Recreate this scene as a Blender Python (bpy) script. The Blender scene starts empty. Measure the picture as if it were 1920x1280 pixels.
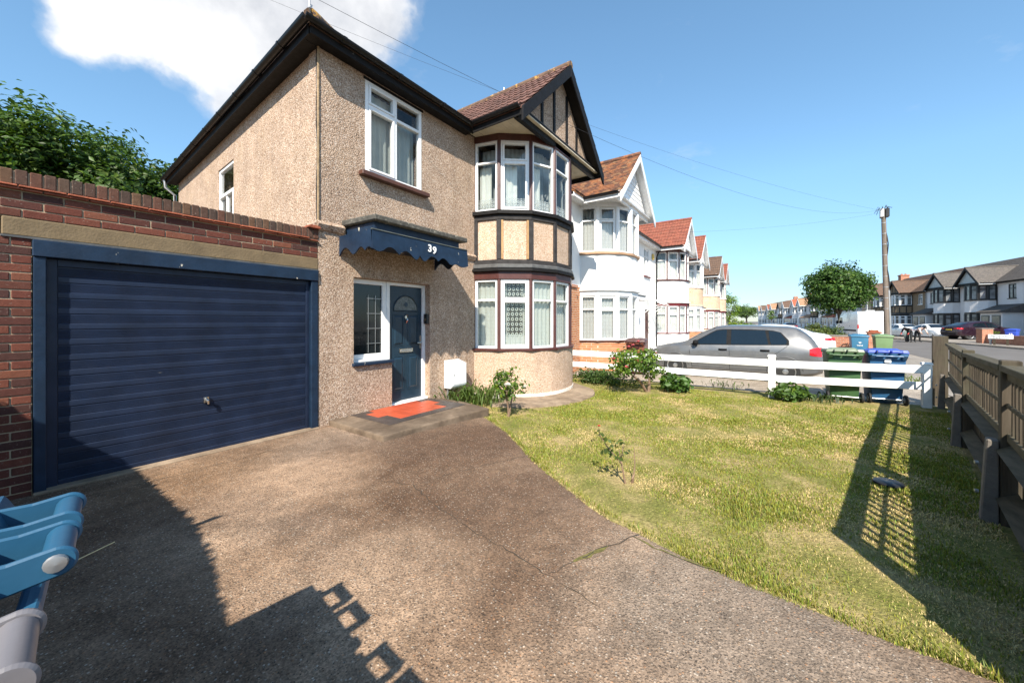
import bpy, bmesh, math, random
import numpy as np
from mathutils import Vector, Matrix, noise as mnoise

random.seed(7); rng = np.random.default_rng(7)
R = math.radians
scene = bpy.context.scene
COL = scene.collection

# ------------------------------------------------------------------ camera
CAM = Vector((-2.69, -5.145, 1.48)); YAW = R(34.99)
cam_d = bpy.data.cameras.new('camera'); cam = bpy.data.objects.new('camera', cam_d); COL.objects.link(cam)
cam.location = CAM; cam.rotation_euler = (R(90), 0, YAW - R(90))
cam_d.sensor_width = 36; cam_d.lens = 36 * 700 / 1920; cam_d.shift_y = -38 / 1920
cam_d.clip_start = 0.05; cam_d.clip_end = 3000
scene.camera = cam
FW = Vector((math.cos(YAW), math.sin(YAW), 0)); RT = Vector((math.sin(YAW), -math.cos(YAW), 0))

# ------------------------------------------------------------------ light
SUN = Vector((1.95, 1.0, -1.95)).normalized()          # direction the light travels
sd = bpy.data.lights.new('sun', 'SUN'); sun = bpy.data.objects.new('sun', sd); COL.objects.link(sun)
sd.energy = 5.0; sd.angle = R(0.53); sd.color = (1.0, 0.92, 0.79)
sun.rotation_euler = SUN.to_track_quat('-Z', 'Y').to_euler()
sun.location = (-20, -12, 22)
scene.view_settings.view_transform = 'Standard'; scene.view_settings.look = 'None'
scene.view_settings.exposure = 0.97; scene.view_settings.gamma = 1.0
scene.cycles.use_denoising = True
scene.cycles.max_bounces = 6; scene.cycles.transparent_max_bounces = 16
scene.cycles.diffuse_bounces = 2; scene.cycles.glossy_bounces = 3

def nd(nt, t, ins=None, **props):
    n = nt.nodes.new(t)
    for k, v in props.items(): setattr(n, k, v)
    for k, v in (ins or {}).items():
        s = n.inputs[k]
        if isinstance(v, bpy.types.NodeSocket): nt.links.new(v, s)
        elif isinstance(v, (tuple, list)) and s.type == 'RGBA' and len(v) == 3: s.default_value = (*v, 1)
        else: s.default_value = v
    return n
def mix(nt, fac, a, b, blend='MIX'):
    n = nt.nodes.new('ShaderNodeMix'); n.data_type = 'RGBA'; n.blend_type = blend
    for i, v in ((0, fac), (6, a), (7, b)):
        if isinstance(v, bpy.types.NodeSocket): nt.links.new(v, n.inputs[i])
        elif i == 0: n.inputs[0].default_value = v
        else: n.inputs[i].default_value = (*v[:3], 1)
    return n.outputs[2]
def math_(nt, op, a, b=0.0, c=0.0, clamp=False):
    n = nd(nt, 'ShaderNodeMath', {0: a, 1: b, 2: c}, operation=op); n.use_clamp = clamp
    return n.outputs[0]
def ramp(nt, fac, stops, interp='LINEAR'):
    n = nd(nt, 'ShaderNodeValToRGB', {0: fac}); e = n.color_ramp.elements; n.color_ramp.interpolation = interp
    while len(e) < len(stops): e.new(0.5)
    for el, (p, c) in zip(e, stops):
        el.position = p; el.color = (*c, 1) if isinstance(c, (tuple, list)) else (c, c, c, 1)
    return n.outputs[0]
def noise(nt, vec, scale, detail=3, rough=0.55, dist=0.0):
    return nd(nt, 'ShaderNodeTexNoise', {'Vector': vec, 'Scale': scale, 'Detail': detail, 'Roughness': rough, 'Distortion': dist}).outputs[0]
def voro(nt, vec, scale, feature='F1', rnd=1.0):
    return nd(nt, 'ShaderNodeTexVoronoi', {'Vector': vec, 'Scale': scale, 'Randomness': rnd}, feature=feature)
def bump(nt, h, strength=0.3, dist=0.01, normal=None):
    ins = {'Height': h, 'Strength': strength, 'Distance': dist}
    if normal is not None: ins['Normal'] = normal
    return nd(nt, 'ShaderNodeBump', ins).outputs[0]
def pos(nt): return nd(nt, 'ShaderNodeNewGeometry').outputs['Position']
def objc(nt): return nd(nt, 'ShaderNodeTexCoord').outputs['Object']
def scalev(nt, v, s): return nd(nt, 'ShaderNodeVectorMath', {0: v, 1: s}, operation='MULTIPLY').outputs[0]

# ------------------------------------------------------------------ sky with clouds
world = bpy.data.worlds.new('World'); scene.world = world; world.use_nodes = True
wt = world.node_tree; wt.nodes.clear()
sky = wt.nodes.new('ShaderNodeTexSky'); sky.sky_type = 'NISHITA'; sky.sun_disc = False
sky.sun_elevation = math.asin(-SUN.z); sky.sun_rotation = math.atan2(-SUN.x, -SUN.y)
sky.air_density = 1.0; sky.dust_density = 0.1; sky.ozone_density = 1.6; sky.altitude = 50
wdir = nd(wt, 'ShaderNodeTexCoord').outputs['Generated']
def pixdir(px, py): return (FW + RT * ((px - 960) / 700) + Vector((0, 0, 1)) * ((602 - py) / 700)).normalized()
# cumulus banks: soft caps of direction broken up by noise, one over the house roof and others round the sky
warp = nd(wt, 'ShaderNodeTexNoise', {'Vector': wdir, 'Scale': 3.2, 'Detail': 6, 'Roughness': 0.55}).outputs['Color']
wv = nd(wt, 'ShaderNodeVectorMath', {0: warp, 1: (0.5, 0.5, 0.5)}, operation='SUBTRACT').outputs[0]
wv = nd(wt, 'ShaderNodeVectorMath', {0: wv, 1: (0.30, 0.30, 0.30)}, operation='MULTIPLY').outputs[0]
wd2 = nd(wt, 'ShaderNodeVectorMath', {0: wdir, 1: wv}, operation='ADD').outputs[0]
tot = None
banks = [((500, -30), 0.20), ((360, -20), 0.17), ((260, -5), 0.12), ((430, 70), 0.13), ((600, -40), 0.17), ((650, 20), 0.09), ((300, 60), 0.08)]
caps = [(pixdir(*p), r) for p, r in banks]
for a, e, r in ((150, 24, .2), (262, 26, .24), (300, 20, .15)):
    caps.append((Vector((math.cos(R(a)) * math.cos(R(e)), math.sin(R(a)) * math.cos(R(e)), math.sin(R(e)))), r))
for c, r in caps:
    d = nd(wt, 'ShaderNodeVectorMath', {0: wd2, 1: tuple(c)}, operation='DISTANCE').outputs['Value']
    m = math_(wt, 'SUBTRACT', 1.0, math_(wt, 'DIVIDE', d, r), clamp=True)
    tot = m if tot is None else math_(wt, 'MAXIMUM', tot, m)
puff = noise(wt, wdir, 11.0, 8, 0.62)
tot = math_(wt, 'ADD', tot, math_(wt, 'MULTIPLY', math_(wt, 'SUBTRACT', puff, 0.5), math_(wt, 'MULTIPLY', ramp(wt, tot, [(0.0, 0.0), (0.12, 1.0)]), 0.55)))
cmask = ramp(wt, tot, [(0.03, 0.0), (0.14, 0.20), (0.30, 0.90), (0.5, 1.0)])
wisp = noise(wt, scalev(wt, wdir, (1, 1, 2.2)), 4.0, 7, 0.6)
wisp = ramp(wt, wisp, [(0.66, 0.0), (0.85, 0.3)])
cmask = math_(wt, 'MAXIMUM', cmask, wisp)
shade = ramp(wt, noise(wt, wdir, 5.0, 7, 0.62), [(0.32, (4.6, 4.8, 5.2)), (0.6, (7.2, 7.25, 7.4))])
skyc = mix(wt, 1.0, sky.outputs[0], (1.32, 1.62, 1.58), 'MULTIPLY')
elev = nd(wt, 'ShaderNodeSeparateXYZ', {0: wdir}).outputs[2]
skyc = mix(wt, 1.0, skyc, ramp(wt, elev, [(0.0, (.44, .43, .56)), (0.10, (.64, .62, .72)), (0.3, (.95, .95, .98)), (0.6, (1.1, 1.1, 1.1))]), 'MULTIPLY')   # sky colour dimmed towards the horizon
csky = mix(wt, cmask, skyc, shade)
bg = nd(wt, 'ShaderNodeBackground', {'Color': csky, 'Strength': 0.077})
nd(wt, 'ShaderNodeOutputWorld', {'Surface': bg.outputs[0]})

# ------------------------------------------------------------------ materials
def base(name):
    m = bpy.data.materials.new(name); m.use_nodes = True; nt = m.node_tree
    return m, nt, nt.nodes['Principled BSDF'], nt.nodes['Material Output']
def setp(nt, b, **k):
    for n, v in k.items():
        s = b.inputs[n.replace('_', ' ')]
        if isinstance(v, bpy.types.NodeSocket): nt.links.new(v, s)
        elif isinstance(v, (tuple, list)) and len(v) == 3: s.default_value = (*v, 1) if s.type == 'RGBA' else v
        else: s.default_value = v
def simple(name, col, rough=0.6, var=0.12, scale=4.0, bs=0.0, bscale=60, metal=0.0, spec=0.5, coat=0.0, objrand=0.0, chips=None):
    m, nt, b, o = base(name)
    p = pos(nt)
    n = noise(nt, p, scale, 5, 0.6)
    lo = tuple(c * (1 - var) for c in col); hi = tuple(min(1, c * (1 + var)) for c in col)
    c = ramp(nt, n, [(0.3, lo), (0.7, hi)])
    if objrand:
        r = nd(nt, 'ShaderNodeObjectInfo').outputs['Random']
        c = mix(nt, 1.0, c, ramp(nt, r, [(0, 1 - objrand), (1, 1 + objrand)]), 'MULTIPLY')
    if chips:
        cc, cs, th = chips
        f = ramp(nt, noise(nt, scalev(nt, p, cs), 1.0, 4, 0.65), [(th, 0.0), (th + 0.02, 1.0)])
        c = mix(nt, f, c, cc)
    setp(nt, b, Base_Color=c, Metallic=metal, Specular_IOR_Level=spec, Coat_Weight=coat)
    setp(nt, b, Roughness=ramp(nt, noise(nt, p, scale * 3, 3), [(0.3, max(0, rough - 0.08)), (0.7, min(1, rough + 0.08))]))
    if bs: setp(nt, b, Normal=bump(nt, noise(nt, p, bscale, 4), bs, 0.01))
    return m
def pebble(name, cols, gap, scale=48, stain=(0.5, 0.36, 0.2), stain_amt=0.25):
    m, nt, b, o = base(name); p = pos(nt)
    wp = nd(nt, 'ShaderNodeVectorMath', {0: p, 1: nd(nt, 'ShaderNodeVectorMath', {0: nd(nt, 'ShaderNodeTexNoise', {'Vector': p, 'Scale': 30.0}).outputs['Color'], 1: (.012, .012, .012)}, operation='MULTIPLY').outputs[0]}, operation='ADD').outputs[0]
    v = voro(nt, wp, scale); cells = nd(nt, 'ShaderNodeSeparateColor', {0: v.outputs['Color']}).outputs[0]
    n = len(cols); c = ramp(nt, cells, [(i / n, k) for i, k in enumerate(cols)], 'CONSTANT')
    v2 = voro(nt, p, scale * 2.3); c2 = ramp(nt, nd(nt, 'ShaderNodeSeparateColor', {0: v2.outputs['Color']}).outputs[1], [(i / n, k) for i, k in enumerate(cols)], 'CONSTANT')
    c = mix(nt, 0.35, c, c2)
    g = ramp(nt, v.outputs['Distance'], [(0.55, 0.0), (0.95, 1.0)])
    c = mix(nt, g, c, gap)
    big = noise(nt, p, 0.9, 6, 0.65)
    c = mix(nt, math_(nt, 'MULTIPLY', ramp(nt, big, [(0.5, 0.0), (0.8, 1.0)]), stain_amt), c, stain, 'MIX')
    c = mix(nt, 1.0, c, ramp(nt, noise(nt, p, 2.2, 4), [(0.3, 0.86), (0.7, 1.1)]), 'MULTIPLY')
    c = mix(nt, 1.0, c, ramp(nt, noise(nt, scalev(nt, p, (5, 5, .45)), 1.0, 5, .6), [(0.3, 0.89), (0.55, 1.03)]), 'MULTIPLY')   # rain streaks
    setp(nt, b, Base_Color=c, Roughness=0.93, Specular_IOR_Level=0.2)
    h = math_(nt, 'SUBTRACT', 1.0, v.outputs['Distance'])
    h = math_(nt, 'ADD', h, math_(nt, 'MULTIPLY', noise(nt, p, 120, 2), 0.5))
    setp(nt, b, Normal=bump(nt, h, 0.75, 0.012))
    return m
M = {}
M['pebble'] = pebble('pebbledash', [(.41, .285, .20), (.55, .42, .325), (.33, .22, .15), (.66, .55, .46), (.47, .335, .245), (.24, .16, .11), (.52, .385, .295)], (.14, .09, .06), 62)
M['pebble_pink'] = pebble('pebbledash_fresh', [(.54, .385, .28), (.61, .465, .36), (.46, .315, .22), (.70, .575, .475), (.56, .405, .295), (.37, .245, .165)], (.32, .21, .14), 68, stain_amt=0.12)
def brickmat(name, cols, var=.25):
    m, nt, b, o = base(name); p = pos(nt)
    r = nd(nt, 'ShaderNodeObjectInfo').outputs['Random']
    n = len(cols); c = ramp(nt, r, [(i / n, k) for i, k in enumerate(cols)], 'CONSTANT')
    c = mix(nt, 1.0, c, ramp(nt, noise(nt, p, 22, 6, 0.7), [(0.25, 1 - var), (0.75, 1 + var)]), 'MULTIPLY')
    c = mix(nt, ramp(nt, noise(nt, p, 60, 3), [(0.63, 0.0), (0.72, 0.6)]), c, (.32, .26, .22))
    setp(nt, b, Base_Color=c, Roughness=0.9, Specular_IOR_Level=0.25, Normal=bump(nt, noise(nt, p, 90, 5, 0.7), 0.6, 0.006))
    return m
M['brick'] = brickmat('red_brick', [(.125, .040, .028), (.09, .033, .026), (.15, .05, .033), (.07, .031, .026), (.17, .062, .038), (.11, .04, .028)])
M['coping_brick'] = brickmat('weathered_coping_brick', [(.085, .048, .036), (.11, .052, .036), (.066, .043, .034), (.095, .06, .043), (.08, .046, .034), (.115, .065, .04)], .35)
M['mortar'] = simple('mortar', (.36, .28, .19), .95, .2, 9, .5, 120)
def brickwall(name, c1, c2, mort, sc=1.0):
    m, nt, b, o = base(name); p = objc(nt)
    s = nd(nt, 'ShaderNodeSeparateXYZ', {0: p}).outputs
    uv = nd(nt, 'ShaderNodeCombineXYZ', {0: math_(nt, 'ADD', s[0], s[1]), 1: s[2]}).outputs[0]
    bt = nd(nt, 'ShaderNodeTexBrick', {'Vector': uv, 'Color1': c1, 'Color2': c2, 'Mortar': mort, 'Scale': sc, 'Mortar Size': 0.007, 'Bias': -0.2, 'Brick Width': 0.225, 'Row Height': 0.075})
    c = mix(nt, 1.0, bt.outputs[0], ramp(nt, noise(nt, p, 8, 5), [(0.3, .8), (0.7, 1.15)]), 'MULTIPLY')
    setp(nt, b, Base_Color=c, Roughness=0.9, Specular_IOR_Level=0.25)
    h = math_(nt, 'ADD', math_(nt, 'SUBTRACT', 1.0, bt.outputs[1]), math_(nt, 'MULTIPLY', noise(nt, p, 80, 3), .3))
    setp(nt, b, Normal=bump(nt, h, 0.5, 0.008))
    return m
M['orange_brick'] = brickwall('orange_brickwork', (.42, .16, .07), (.50, .22, .10), (.48, .40, .32))
M['far_brick'] = brickwall('red_brickwork', (.36, .13, .075), (.44, .19, .11), (.46, .37, .29))
# concrete of the drive: brown-grey exposed aggregate with pale worn patches, cracks grown with moss
def concrete(name, dark, light, peb=True, sc=1.0, blobs=()):
    m, nt, b, o = base(name); p = pos(nt)
    big = noise(nt, p, 0.75 * sc, 7, 0.62, 0.3)
    c = ramp(nt, big, [(0.34, dark), (0.50, tuple((a * 1.2 + d) / 2.2 for a, d in zip(dark, light))), (0.64, light)])
    if peb: c = mix(nt, ramp(nt, noise(nt, p, .45, 3, .5), [(.48, 0.0), (.66, .3)]), c, tuple(sum(light) / 3 * k for k in (.80, .76, .72)))
    if blobs:                                          # worn and stained areas of the slab
        wv_ = nd(nt, 'ShaderNodeVectorMath', {0: p, 1: nd(nt, 'ShaderNodeVectorMath', {0: nd(nt, 'ShaderNodeTexNoise', {'Vector': p, 'Scale': 1.6, 'Detail': 6.0, 'Roughness': .65}).outputs['Color'], 1: (.9, .9, .0)}, operation='MULTIPLY').outputs[0]}, operation='ADD').outputs[0]
        for x, y, r_, bc, amt in blobs:
            d_ = nd(nt, 'ShaderNodeVectorMath', {0: wv_, 1: (x + .45, y + .45, 0)}, operation='DISTANCE').outputs['Value']
            c = mix(nt, ramp(nt, math_(nt, 'DIVIDE', d_, r_), [(.35, amt), (1.0, 0.0)]), c, bc)
    c = mix(nt, 1.0, c, ramp(nt, noise(nt, p, 6, 6, 0.7), [(0.3, 0.70), (0.7, 1.25)]), 'MULTIPLY')
    h = noise(nt, p, 45, 6, 0.75)
    if peb:
        v = voro(nt, p, 78); cell = nd(nt, 'ShaderNodeSeparateColor', {0: v.outputs['Color']}).outputs
        inside = ramp(nt, v.outputs['Distance'], [(0.30, 1.0), (0.48, 0.0)])
        pc = ramp(nt, cell[0], [(0, (.10, .075, .055)), (.2, (.34, .22, .13)), (.4, (.44, .36, .28)), (.58, (.55, .49, .41)), (.75, (.25, .18, .13)), (.9, (.42, .20, .09))], 'CONSTANT')
        pick = math_(nt, 'MULTIPLY', inside, math_(nt, 'GREATER_THAN', cell[1], 0.52))
        c = mix(nt, math_(nt, 'MULTIPLY', pick, 0.5), c, pc)
        v3 = voro(nt, p, 130); c3 = nd(nt, 'ShaderNodeSeparateColor', {0: v3.outputs['Color']}).outputs
        c = mix(nt, 1.0, c, ramp(nt, c3[0], [(0, .62), (.5, 1.0), (1, 1.35)]), 'MULTIPLY')
        pit = math_(nt, 'MULTIPLY', ramp(nt, v.outputs['Distance'], [(0.16, 1.0), (0.3, 0.0)]), math_(nt, 'LESS_THAN', cell[2], 0.10))
        c = mix(nt, pit, c, (.05, .04, .035))
        h = math_(nt, 'ADD', h, math_(nt, 'MULTIPLY', math_(nt, 'SUBTRACT', inside, math_(nt, 'MULTIPLY', pit, 2.0)), 0.55))
    setp(nt, b, Base_Color=c, Roughness=0.92, Specular_IOR_Level=0.25, Normal=bump(nt, h, 0.7, 0.008))
    return m
M['drive'] = concrete('aggregate_concrete', (.105, .062, .038), (.33, .225, .15), blobs=[(.6, -2.0, 1.6, (.100, .058, .036), .85), (-.3, -3.4, 1.0, (.115, .070, .045), .7), (-.95, -1.5, .8, (.40, .27, .18), .7), (-1.2, -3.3, .6, (.32, .225, .155), .5), (-.55, -5.0, 1.1, (.235, .19, .15), .7), (-1.6, -.6, .8, (.25, .155, .09), .6)])
M['step_conc'] = concrete('step_concrete', (.085, .060, .042), (.20, .15, .108), False, 2.5)
M['path_conc'] = concrete('path_concrete', (.20, .145, .10), (.32, .245, .175), False, 2.0)
M['forecourt'] = concrete('forecourt_concrete', (.28, .23, .18), (.44, .38, .31), True, 0.7)
M['pavement'] = concrete('pavement_slabs', (.20, .175, .15), (.30, .27, .235), False, 0.6)
M['lintel'] = simple('buff_lintel_concrete', (.165, .118, .066), .9, .2, 5, .4, 50)
M['asphalt'] = simple('asphalt', (.115, .105, .098), .9, .16, .6, .5, 70)
M['navy'] = simple('navy_gloss_paint', (.010, .018, .042), .46, .3, 3, .12, 25, spec=.35, chips=((.40, .37, .30), (1.6, 1.6, 14.0), 0.735))
M['navy_door'] = simple('navy_composite_door', (.010, .030, .052), .38, .15, 6, .1, 90)
M['navy_frame'] = simple('flaking_navy_paint', (.010, .023, .048), .45, .3, 5, .2, 30, spec=.3, chips=((.50, .46, .38), (5.0, 5.0, 3.0), 0.655))
M['white_upvc'] = simple('white_upvc', (.80, .80, .80), .3, .03, 4)
M['white_paint'] = simple('white_masonry_paint', (.80, .795, .78), .8, .05, 1.2, .12, 120)
M['white_wood'] = simple('white_painted_fence', (.80, .79, .76), .55, .06, 6, .08, 40)
M['plinth'] = simple('chipped_white_plinth', (.72, .68, .62), .8, .2, 5, .3, 40, chips=((.36, .29, .22), (9, 9, 9), 0.66))
M['brown'] = simple('brown_stained_wood', (.070, .022, .018), .42, .2, 6, .1, 50)
M['brown_sill'] = simple('brown_sill_paint', (.085, .034, .022), .5, .2, 6, .1, 50)
M['maroon'] = simple('maroon_paint', (.115, .012, .014), .45, .1, 6)
M['black_wood'] = simple('black_painted_timber', (.010, .009, .009), .6, .3, 7, .2, 40, spec=.2, chips=((.16, .15, .14), (4, 4, 4), 0.70))
M['grey_timber'] = simple('weathered_dark_timber', (.036, .033, .033), .7, .35, 8, .3, 45, spec=.2)
M['black_gutter'] = simple('black_plastic_gutter', (.008, .008, .009), .36, .2, 5, spec=.3)
M['lead'] = simple('lead_flashing', (.085, .085, .085), .55, .3, 8, .3, 20)
M['soffit'] = simple('cream_soffit_board', (.60, .53, .41), .7, .14, 5, .05, 30)
M['slab'] = simple('lichened_slab', (.075, .070, .060), .9, .45, 14, .7, 60, chips=((.36, .34, .27), (28, 28, 28), 0.64))
M['tile_brown'] = simple('brown_concrete_tile', (.105, .050, .038), .85, .3, 7, .3, 70, objrand=.25)
M['tile_lichen'] = simple('lichened_ridge_tile', (.125, .075, .05), .9, .3, 6, .5, 40, chips=((.42, .24, .06), (7, 7, 7), 0.58))
M['red_tile'] = simple('red_quarry_tile', (.42, .075, .032), .42, .16, 3, .05, 20, objrand=.12)
M['black_tile'] = simple('black_quarry_tile', (.055, .045, .042), .5, .3, 4, .1, 30, objrand=.2)
M['creasing'] = simple('clay_creasing_tile', (.30, .085, .042), .85, .3, 8, .4, 70, objrand=.25)
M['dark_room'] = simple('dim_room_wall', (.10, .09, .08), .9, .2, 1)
M['chrome'] = simple('polished_metal', (.70, .68, .64), .22, .05, 5, metal=1.0)
M['galv'] = simple('galvanised_metal', (.42, .42, .42), .45, .1, 9, metal=.8)
M['soil'] = simple('dry_soil', (.14, .095, .06), .95, .35, 6, .8, 50)
M['rubber'] = simple('black_rubber', (.015, .015, .015), .75, .2, 8)
M['black_plastic'] = simple('black_plastic', (.012, .012, .013), .4, .2, 8)
M['cable'] = simple('black_cable', (.02, .02, .022), .5, .1, 8)
def roofmat(name, cols, patch=None, sc=3.0):
    m, nt, b, o = base(name); p = pos(nt)
    v = voro(nt, scalev(nt, p, (7.0, 7.0, 11.0)), 1.0)
    cell = nd(nt, 'ShaderNodeSeparateColor', {0: v.outputs['Color']}).outputs[0]
    n = len(cols); c = ramp(nt, cell, [(i / n, k) for i, k in enumerate(cols)], 'CONSTANT')
    c = mix(nt, 1.0, c, ramp(nt, noise(nt, p, 14, 5), [(0.3, .75), (0.7, 1.25)]), 'MULTIPLY')
    if patch: c = mix(nt, ramp(nt, noise(nt, p, .9, 4), [(0.46, 0.0), (0.6, 0.85)]), c, patch)
    setp(nt, b, Base_Color=c, Roughness=.9, Specular_IOR_Level=.25, Normal=bump(nt, noise(nt, p, 40, 4), .4, .01))
    return m
M['rosemary'] = roofmat('clay_plain_tile', [(.20, .085, .045), (.12, .06, .04), (.26, .11, .05), (.16, .075, .045), (.10, .055, .04), (.23, .13, .07)])
M['rosemary_orange'] = roofmat('orange_clay_tile', [(.40, .13, .045), (.30, .10, .04), (.45, .17, .06), (.20, .08, .04)])
M['tile_red'] = roofmat('red_concrete_tile', [(.22, .075, .05), (.19, .065, .045), (.25, .085, .055), (.20, .075, .05)])
M['tile_brn2'] = roofmat('brown_roof_tile', [(.115, .075, .055), (.10, .065, .048), (.135, .085, .06), (.11, .075, .058)])
M['tile_grey'] = roofmat('grey_slate_tile', [(.10, .09, .08), (.09, .08, .075), (.115, .10, .09)])
M['tile_tan'] = roofmat('tan_roof_tile', [(.30, .18, .11), (.27, .155, .095), (.33, .20, .125)])
M['tile_bright'] = roofmat('bright_red_tile', [(.36, .09, .05), (.32, .08, .045), (.39, .11, .06)])
def glassmat(name, tint=(.96, .98, .97), refl=0.02, rough=0.01):
    m, nt, b, o = base(name); nt.nodes.remove(b)
    fr = nd(nt, 'ShaderNodeFresnel', {'IOR': 1.5}).outputs[0]
    f = math_(nt, 'ADD', math_(nt, 'MULTIPLY', fr, .65), refl, clamp=True)
    t = nd(nt, 'ShaderNodeBsdfTransparent', {'Color': tint}); g = nd(nt, 'ShaderNodeBsdfGlossy', {'Roughness': rough, 'Color': (1, 1, 1)})
    s = nd(nt, 'ShaderNodeMixShader', {0: f, 1: t.outputs[0], 2: g.outputs[0]})
    nt.links.new(s.outputs[0], o.inputs[0]); return m
M['glass'] = glassmat('window_glass')
M['dark_glass'] = simple('dark_window_glass', (.012, .016, .018), .04, .1, 2, spec=.6)
M['car_glass'] = simple('tinted_car_glass', (.006, .011, .016), .03, .1, 2, spec=.7)
M['plastic_pane'] = glassmat('clear_canopy_sheet', (.8, .82, .82), .1, .1)
def lace(name, colr, dense, motif):
    m, nt, b, o = base(name)
    uv = nd(nt, 'ShaderNodeUVMap').outputs[0]; s = nd(nt, 'ShaderNodeSeparateXYZ', {0: uv}).outputs
    def cell(k, x): return math_(nt, 'SUBTRACT', math_(nt, 'FRACT', math_(nt, 'DIVIDE', x, k)), 0.5)
    k = motif
    a, c_ = cell(k, s[0]), cell(k * 1.05, s[1])
    r = math_(nt, 'SQRT', math_(nt, 'ADD', math_(nt, 'MULTIPLY', a, a), math_(nt, 'MULTIPLY', c_, c_)))
    ring = math_(nt, 'MULTIPLY', math_(nt, 'GREATER_THAN', r, 0.17), math_(nt, 'LESS_THAN', r, 0.36))
    fine = math_(nt, 'GREATER_THAN', noise(nt, scalev(nt, uv, (1, 1, 1)), 70, 2), 0.5)
    al = math_(nt, 'ADD', dense, math_(nt, 'MULTIPLY', ring, 1 - dense - .02), clamp=True)
    al = math_(nt, 'ADD', al, math_(nt, 'MULTIPLY', fine, 0.08), clamp=True)
    d = nd(nt, 'ShaderNodeBsdfDiffuse', {'Color': colr}); tl = nd(nt, 'ShaderNodeBsdfTranslucent', {'Color': colr})
    ms = nd(nt, 'ShaderNodeMixShader', {0: 0.15, 1: d.outputs[0], 2: tl.outputs[0]})
    tr = nd(nt, 'ShaderNodeBsdfTransparent')
    f = nd(nt, 'ShaderNodeMixShader', {0: al, 1: tr.outputs[0], 2: ms.outputs[0]})
    nt.links.new(f.outputs[0], o.inputs[0]); nt.nodes.remove(b); return m
M['lace'] = lace('lace_net', (.88, .91, .84), 0.88, 0.075)
M['lace_white'] = lace('white_lace_net', (.88, .87, .84), 0.86, 0.12)
M['lace_edge'] = lace('lace_border', (.80, .82, .80), 0.25, 0.075)
M['net'] = simple('sheer_curtain', (.86, .88, .82), .9, .10, 3)
M['curtain_grey'] = simple('grey_green_curtain', (.40, .44, .42), .9, .12, 3)
M['curtain_white'] = simple('white_net_curtain', (.84, .83, .79), .9, .12, 5)
def leafmat(name, rough=.5, trans=.3):
    m, nt, b, o = base(name)
    c = nd(nt, 'ShaderNodeVertexColor', layer_name='Col').outputs[0]
    setp(nt, b, Base_Color=c, Roughness=rough, Specular_IOR_Level=.35)
    t = nd(nt, 'ShaderNodeBsdfTranslucent', {'Color': mix(nt, 1.0, c, (1.3, 1.4, .6), 'MULTIPLY')})
    s = nd(nt, 'ShaderNodeMixShader', {0: trans, 1: b.outputs[0], 2: t.outputs[0]})
    nt.links.new(s.outputs[0], o.inputs[0]); return m
M['leaf'] = leafmat('foliage'); M['blade'] = leafmat('grass_blades', .6, .25); M['petal'] = leafmat('petals', .6, .25)
M['bark'] = simple('bark', (.10, .075, .055), .95, .35, 9, .9, 35)
M['cane'] = simple('rose_cane', (.20, .13, .085), .8, .3, 14, .4, 60)
def woodmat(name, c1, c2, rough=.85, gr=(26, 26, 2.0)):
    m, nt, b, o = base(name); p = pos(nt)
    n = noise(nt, scalev(nt, p, gr), 1.0, 6, .6)
    c = ramp(nt, n, [(0.3, c1), (0.7, c2)])
    r = nd(nt, 'ShaderNodeObjectInfo').outputs['Random']
    c = mix(nt, 1.0, c, ramp(nt, r, [(0, .75), (1, 1.2)]), 'MULTIPLY')
    c = mix(nt, ramp(nt, noise(nt, p, 3, 4), [(0.5, 0.0), (0.75, .5)]), c, (.085, .085, .05))
    setp(nt, b, Base_Color=c, Roughness=rough, Specular_IOR_Level=.25, Normal=bump(nt, n, .5, .006))
    return m
M['fence_wood'] = woodmat('weathered_fence_wood', (.040, .031, .021), (.098, .078, .056))
M['fence_rail'] = woodmat('weathered_fence_rail', (.050, .042, .024), (.115, .096, .064), gr=(2.5, 24, 24))
M['pole_wood'] = woodmat('telegraph_pole_wood', (.10, .078, .062), (.20, .165, .14), gr=(30, 30, 1.2))
M['spur'] = simple('grey_concrete_spur', (.16, .14, .12), .95, .2, 10, .5, 60)
M['pink_petal'] = simple('pink_rose', (.72, .17, .20), .6, .2, 60); M['white_petal'] = simple('white_rose', (.82, .80, .74), .6, .1, 60)
M['red_petal'] = simple('red_rose', (.62, .06, .05), .6, .2, 60); M['purple'] = simple('purple_flower', (.35, .15, .3), .6, .2, 60)

# ------------------------------------------------------------------ geometry helpers
WLD = {}                                               # objects whose children are built in world coordinates
def off_of(p): return WLD.get(p.name, Vector((0, 0, 0))) if p is not None else Vector((0, 0, 0))
def tag(o, label, cat, group=None, kind=None):
    if label: o['label'] = label
    if cat: o['category'] = cat
    if group: o['group'] = group
    if kind: o['kind'] = kind
    return o
def struct(o): o['kind'] = 'structure'; return o
def thing(name, label, cat, loc=(0, 0, 0), rotz=0.0, group=None, world=False):
    o = bpy.data.objects.new(name, None); COL.objects.link(o); o.empty_display_size = .2
    o.location = loc; o.rotation_euler = (0, 0, rotz); tag(o, label, cat, group)
    WLD[o.name] = Vector(loc) if world else Vector((0, 0, 0))
    return o
def link(name, me, mat, parent=None):
    o = bpy.data.objects.new(name, me); COL.objects.link(o)
    if mat is not None and not me.materials: me.materials.append(mat)
    if parent is not None: o.parent = parent; WLD[o.name] = off_of(parent)
    return o
def V(*a): return Vector(a)
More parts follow.
